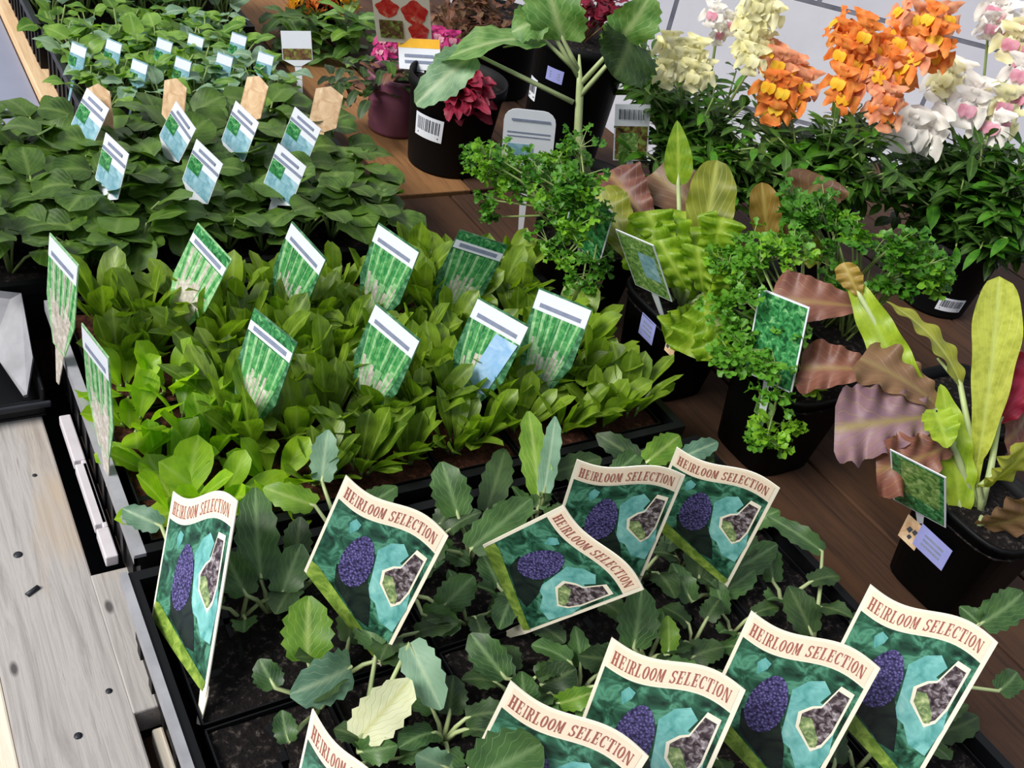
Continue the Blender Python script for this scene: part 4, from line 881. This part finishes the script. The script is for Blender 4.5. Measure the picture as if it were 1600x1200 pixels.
ts = snap('white and pink snapdragon at the right of the flower group', (g3.x,g3.y), [
  ([(1415,200),(1460,205)], 1.05, .026, ('p_white',), 'p_white'),
  ([(1525,145),(1510,165),(1560,160),(1530,190),(1555,195)], 1.08, .022, ('p_white','p_white','p_cream'), 'p_pink'),
  ([(1475,130),(1490,118)], 1.12, .022, ('p_cream','p_white'), 'p_cream'),
  ([(1555,10),(1545,35),(1570,25)], 1.14, .020, ('p_white',), 'p_pink'),
  ([(1590,50),(1610,40),(1585,62)], 1.13, .021, ('p_cream','p_white'), 'p_pink'),
  ([(1595,110),(1600,150),(1610,130)], 1.10, .021, ('p_white','p_pink'), 'p_pink')],
  [(1480,270,90,60,1.08),(1560,260,70,60,1.07),(1520,330,90,60,1.06),(1430,310,60,60,1.09),(1570,370,50,50,1.05),(1500,220,80,30,1.12),(1420,250,50,50,1.1),(1590,320,40,60,1.06)], 125, k_=1.34)
sticker(ts, 1486, 478, (g3.x,g3.y,.058,.10), .036, .020, 'card_white', 'bars')

# ---------------------------------------------------------------- tall cole plant, black pots and flowers at the back
def strip_leaf(q, b, t, W, mat, bend=.6, prof='cole', ruff=.004, serr=.05, nrm=(-.4,-.6,.7)):
    q.leafto(b, t, W, prof=prof, bend=bend, fold=.2, ruff=ruff, freq=11, serr=serr, mat=mat, n=14, m_=4, nrm=V(nrm))
p = G(694,260,.0); pc = (p.x+.008, p.y+.014)
t = thing('potted_celosia', 'wine red leaved plant in a large black pot with barcode label', 'potted plant', (pc[0],pc[1],0)); pot(t, pc, .067, .125)
dp = (V((pc[0],pc[1],.1))-EYE).length
q = MB(); st = MB()
for k in range(76):
    a = rnd.uniform(0,6.28); r_ = rnd.random()**.5; px = 733+40*r_*math.cos(a); py = 148+44*r_*math.sin(a)
    T = D(px, py, dp-.075+rnd.uniform(-.02,.03)); B = V((pc[0],pc[1],.115)).lerp(T, .6)
    strip_leaf(q, B, T+V((rnd.uniform(-.01,.01),rnd.uniform(-.01,.01),rnd.uniform(-.012,.004))), rnd.uniform(.014,.022), 'wine', .8, 'oblong', .002, .05, (rnd.uniform(-1,0),rnd.uniform(-1,0),.6))
    if k % 6 == 0: st.tube([V((pc[0],pc[1],.115)), B], .0014, 'stem_red', 5)
q.build('leaves', t, t.location); st.build('stem', t, t.location)
sticker(t, 668, 200, (*pc,.067,.125), .044, .032, 'card_white', 'bars', 'barcode_label')
p = G(880,250,.0); kc = (.765, .925)
t = thing('potted_kohlrabi', 'tall pale stemmed cole plant with huge spreading leaves in a black pot', 'potted plant', (kc[0],kc[1],0)); pot(t, kc, .052, .092)
kd = (V((kc[0],kc[1],.15))-EYE).length; st = MB(); q = MB()
base = D(903,205,kd); top = D(905,85,kd-.01)
st.tube([V((kc[0],kc[1],.08)), base, D(906,140,kd-.01), top], [.0052,.0050,.0046,.0012], 'stem_pale', 10)
for a_, b_, t_, W, mt_, nr in (((904,110),(880,62),(850,-40),.070,'cole',(-.5,-.7,.4)), ((908,130),(962,70),(1015,-5),.060,'cole',(-.3,-.6,.6)), ((900,110),(850,62),(690,92),.052,'cole',(0,-.2,1)),
   ((896,160),(742,84),(650,162),.050,'cole_blue',(-.5,-.6,.6)), ((906,150),(985,60),(960,120),.085,'darkgreen',(-.2,-.8,.3)), ((904,120),(850,30),(800,50),.05,'cole',(-.3,-.5,.7))):
    A, Bq, T = D(*a_, kd-.01), D(*b_, kd-.02), D(*t_, kd-.03)
    st.tube([A, (A+Bq)/2, Bq, Bq.lerp(T,.4)], [.0032,.0028,.0022,.001], 'stem_pale', 6)
    strip_leaf(q, Bq, T, W, mt_, .7, 'cole', .006, .07, nr)
q.build('leaves', t, t.location); st.build('stem', t, t.location)
# pink ribbed pot with low bronze foliage
p = G(603,224,.0); pc = (p.x+.03,p.y+.045)
t = thing('potted_petunia', 'pink flowered plant with bronze leaves in a ribbed pink pot', 'potted plant', (pc[0],pc[1],0)); q = MB()
prof = [(0,0)]+[(.034+.0016*(i % 2)+.010*i/16, .0053*i) for i in range(17)]+[(.040,.085),(.038,.078)]
q.lathe(prof, 'pink_plastic', 30, (pc[0],pc[1],0)); q.build('pot', t, t.location)
s = MB(); s.lathe([(.0395,.078),(.0005,.081)], 'soil', 20, (pc[0],pc[1],0)); s.build('soil', t, t.location)
q = MB(); d0 = (V((pc[0],pc[1],.1))-EYE).length
for k in range(70):
    a = rnd.uniform(0,6.28); r_ = rnd.random()**.5; c = D(575+75*r_*math.cos(a), 125+32*r_*math.sin(a), d0-.03+rnd.uniform(-.04,.04)); L = rnd.uniform(.02,.034)
    q.leaf(c, rnd.uniform(0,6.28), rnd.uniform(-.3,.6), L, L*.45, 'oblong', .8, .15, .001, mat=rnd.choice(('bronze','darkgreen','darkgreen','snap_leaf')), n=6)
q.build('leaves', t, t.location)
for pts in (((600,62),(612,75),(598,80),(605,70)),((680,55),(690,60),(705,62))):
    q = MB()
    for (px, py) in pts: floret(q, D(px, py, d0), rnd.uniform(-2.6,-1.6), .016, 'p_magenta', 'p_pink', .4)
    q.build('flower_spike', t, t.location)
st = MB()
for px, py in ((600,75),(690,65)): st.tube([V((pc[0],pc[1],.079)), D(px, py, d0)], .0015, 'stem', 5)
st.build('stem', t, t.location)
# yellow and orange plumed celosias
t = thing('potted_plume_flower', 'yellow and orange plumed flowers at the top edge of the view', 'potted plant', (.70,1.66,0)); pot(t, (.70,1.66), .055, .10)
q = MB(); ls = MB(); st = MB()
for (px, py, mn, hgt) in ((533,22,'p_gold',50),(490,8,'p_orange',38),(462,2,'p_gold',34),(510,0,'p_red',34),(548,4,'p_gold',40)):
    d_ = 1.82
    for k in range(46):
        u_ = rnd.random(); c = D(px+(1-u_)*rnd.uniform(-13,13), py+16-hgt*u_, d_+rnd.uniform(-.014,.014)); q.leaf(c, rnd.uniform(0,6.28), rnd.uniform(.5,1.4), .016, .005, 'lance', .3, mat=mn, n=4, m_=1)
    st.tube([V((.70,1.66,.09)), D(px, py+20, d_), D(px, py-hgt*.5, d_)], [.002,.002,.001], 'stem', 5)
for k in range(110):
    c = D(rnd.uniform(425,580), rnd.uniform(20,100), 1.78+rnd.uniform(-.06,.06)); L = rnd.uniform(.035,.055)
    ls.leaf(c, rnd.uniform(0,6.28), rnd.uniform(-.2,.8), L, L*.5, 'oblong', .7, .15, .002, mat=rnd.choice(('basil','cole','snap_leaf')), n=6)
q.build('flower_plume', t, t.location); ls.build('leaves', t, t.location); st.build('stem', t, t.location)
# brown dried plant with upright stalks
dc = (.90,1.40); t = thing('potted_dried_plant', 'brown dried up plant in a pot behind the big cole leaf', 'potted plant', (*dc,0)); pot(t, dc, .075, .12)
q = MB(); st = MB()
for k in range(260):
    a = rnd.uniform(0,6.28); r_ = rnd.random()**.5; c = D(735+62*r_*math.cos(a), 22+55*r_*math.sin(a), 1.66+rnd.uniform(-.05,.05)); L = rnd.uniform(.018,.032)
    q.leaf(c, rnd.uniform(0,6.28), rnd.uniform(-.4,1.2), L, L*.4, 'oblong', 1.0, .2, .002, mat=rnd.choice(('bronze','bronze','lettuce_brown')), n=5)
    if k % 8 == 0: st.tube([V((*dc,.11)), c], [.0014,.0008], 'stem_red', 4)
q.build('leaves', t, t.location); st.build('stem', t, t.location)
# wine red flower head behind the tall leaf
wc = V((.852,1.12,0)); t = thing('potted_cockscomb', 'dark wine red flower head showing behind the tall cole leaves', 'potted plant', (wc.x,wc.y,0)); pot(t, (wc.x,wc.y), .068, .195)
sticker(t, 866, 118, (wc.x,wc.y,.068,.195), .026, .018, 'lilac', 'lines'); sticker(t, 832, 138, (wc.x,wc.y,.068,.195), .020, .030, 'card_white', 'bars')
q = MB(); st = MB(); wd = (V((wc.x,wc.y,.26))-EYE).length
for k in range(90):
    a = rnd.uniform(0,6.28); r_ = rnd.random()**.5; c = D(932+34*r_*math.cos(a), 12+30*r_*math.sin(a), wd+rnd.uniform(-.03,.03)); q.leaf(c, rnd.uniform(0,6.28), rnd.uniform(-.2,1.2), .024, .016, 'fan', .8, .2, .003, mat='wine', n=5)
    if k % 10 == 0: st.tube([V((wc.x,wc.y,.183)), c], .0014, 'stem_red', 4)
q.build('flower_head', t, t.location); st.build('stem', t, t.location)
# bigger picture tags stuck in the pots
for key, f_ in (('let2', .962), ('let1', .93)):
    c_ = EYE+(V(TAGS[key][:3])-EYE)*f_; TAGS[key][:3] = list(c_)
def quad_tag(key, lab, w_, h_, stripes, base, round_=0, stake=.05):
    t = thing('plant_tag', lab, 'plant tag'); pose(t, TAGS[key]); q = MB(); r_ = round_*w_
    pts = [(0,0),(w_,0)]
    if r_: pts += [(w_+r_-r_*math.cos(a)-r_, 0) for a in ()] + [(w_-r_+r_*math.cos(a), h_-r_+r_*math.sin(a)) for a in (0,.4,.8,1.2,PI/2)] + [(r_+r_*math.cos(a), h_-r_+r_*math.sin(a)) for a in (PI/2,1.95,2.35,2.75,PI)]
    else: pts += [(w_,h_),(0,h_)]
    pts = [(a-w_/2, b_) for a, b_ in pts]; q.slab(pts, -.0004, .0004, base)
    for k, (x0, x1, y0, y1, mn) in enumerate(stripes):
        if mn == 'card_redpic':
            q.poly([(w_*((x0+x1)/2-.5+(x1-x0)/2*math.cos(a)*(1+.12*math.sin(5*a))), h_*((y0+y1)/2+(y1-y0)/2*math.sin(a)*(1+.12*math.cos(4*a)))) for a in [2*PI*i/24 for i in range(24)]], .0006+k*.0002, mn); continue
        x0 -= .5; x1 -= .5; q.quadpts([(w_*x0,h_*y0,.0006+k*.0002),(w_*x1,h_*y0,.0006+k*.0002),(w_*x1,h_*y1,.0006+k*.0002),(w_*x0,h_*y1,.0006+k*.0002)], mn)
    st = MB(); st.slab([(-w_*.1,.01),(w_*.1,.01),(w_*.05,-stake),(-w_*.05,-stake)], -.0012, -.00045, base)
    q.build('card', t, smooth=False); st.build('stake', t, smooth=False); return t
def shift(key, w_):                              # the stored pose is for the card's lower left corner
    pass
bars = [(.12+.045*i, .12+.045*i+(.018 if i % 3 else .03), .74, .92, 'bar_ink') for i in range(17)]
quad_tag('white', 'large white rounded plant label standing behind the first parsley', .062, .075, [(.08,.92,.58,.61,'card_line'),(.08,.92,.52,.54,'card_line'),(.1,.6,.2,.4,'card_blue'),(.15,.9,.8,.84,'card_line')], 'card_white', .25, .098)
quad_tag('bar', 'plant tag with a barcode over a lettuce picture, beside the tall stem', .045, .075, [(.04,.96,.02,.62,'card_brownpic'),(.15,.7,.1,.5,'card_lime')]+bars, 'card_white', 0, .088)
quad_tag('par2', 'dark green parsley picture tag with white outline on the nearer parsley pot', .055, .085, [(.03,.97,.02,.98,'card_leafy'),(.15,.75,.05,.16,'card_lime')], 'card_white', 0, .06)
quad_tag('par1', 'green parsley picture tag nearly hidden in the farther parsley', .055, .075, [(.03,.97,.02,.98,'card_leafy')], 'card_white', 0, .05)
quad_tag('let1', 'lettuce picture tag leaning out of the frilly lettuce pot', .05, .075, [(.03,.97,.02,.98,'card_lime'),(.45,.9,.3,.75,'card_blue')], 'card_white', 0, .05)
quad_tag('let2', 'lettuce picture tag on the front of the big lettuce pot', .05, .075, [(.03,.97,.02,.98,'card_leafy'),(.2,.9,.3,.95,'card_lime')], 'card_white', 0, .02)
quad_tag('pet', 'white plant label with an orange band lying over the pink flowers', .07, .04, [(0,1,.7,1,'card_yellow'),(.15,.85,.2,.3,'card_line'),(.15,.85,.4,.5,'card_line')], 'card_white', 0, .11)
quad_tag('post', 'tall picture label of red flowers above the pink flowers', .075, .09, [(.05,.45,.45,.75,'card_redpic'),(.5,.95,.35,.75,'card_redpic'),(.6,.95,.05,.4,'card_redpic'),(.08,.5,.08,.4,'card_brownpic')], 'card_cream', 0, .06)
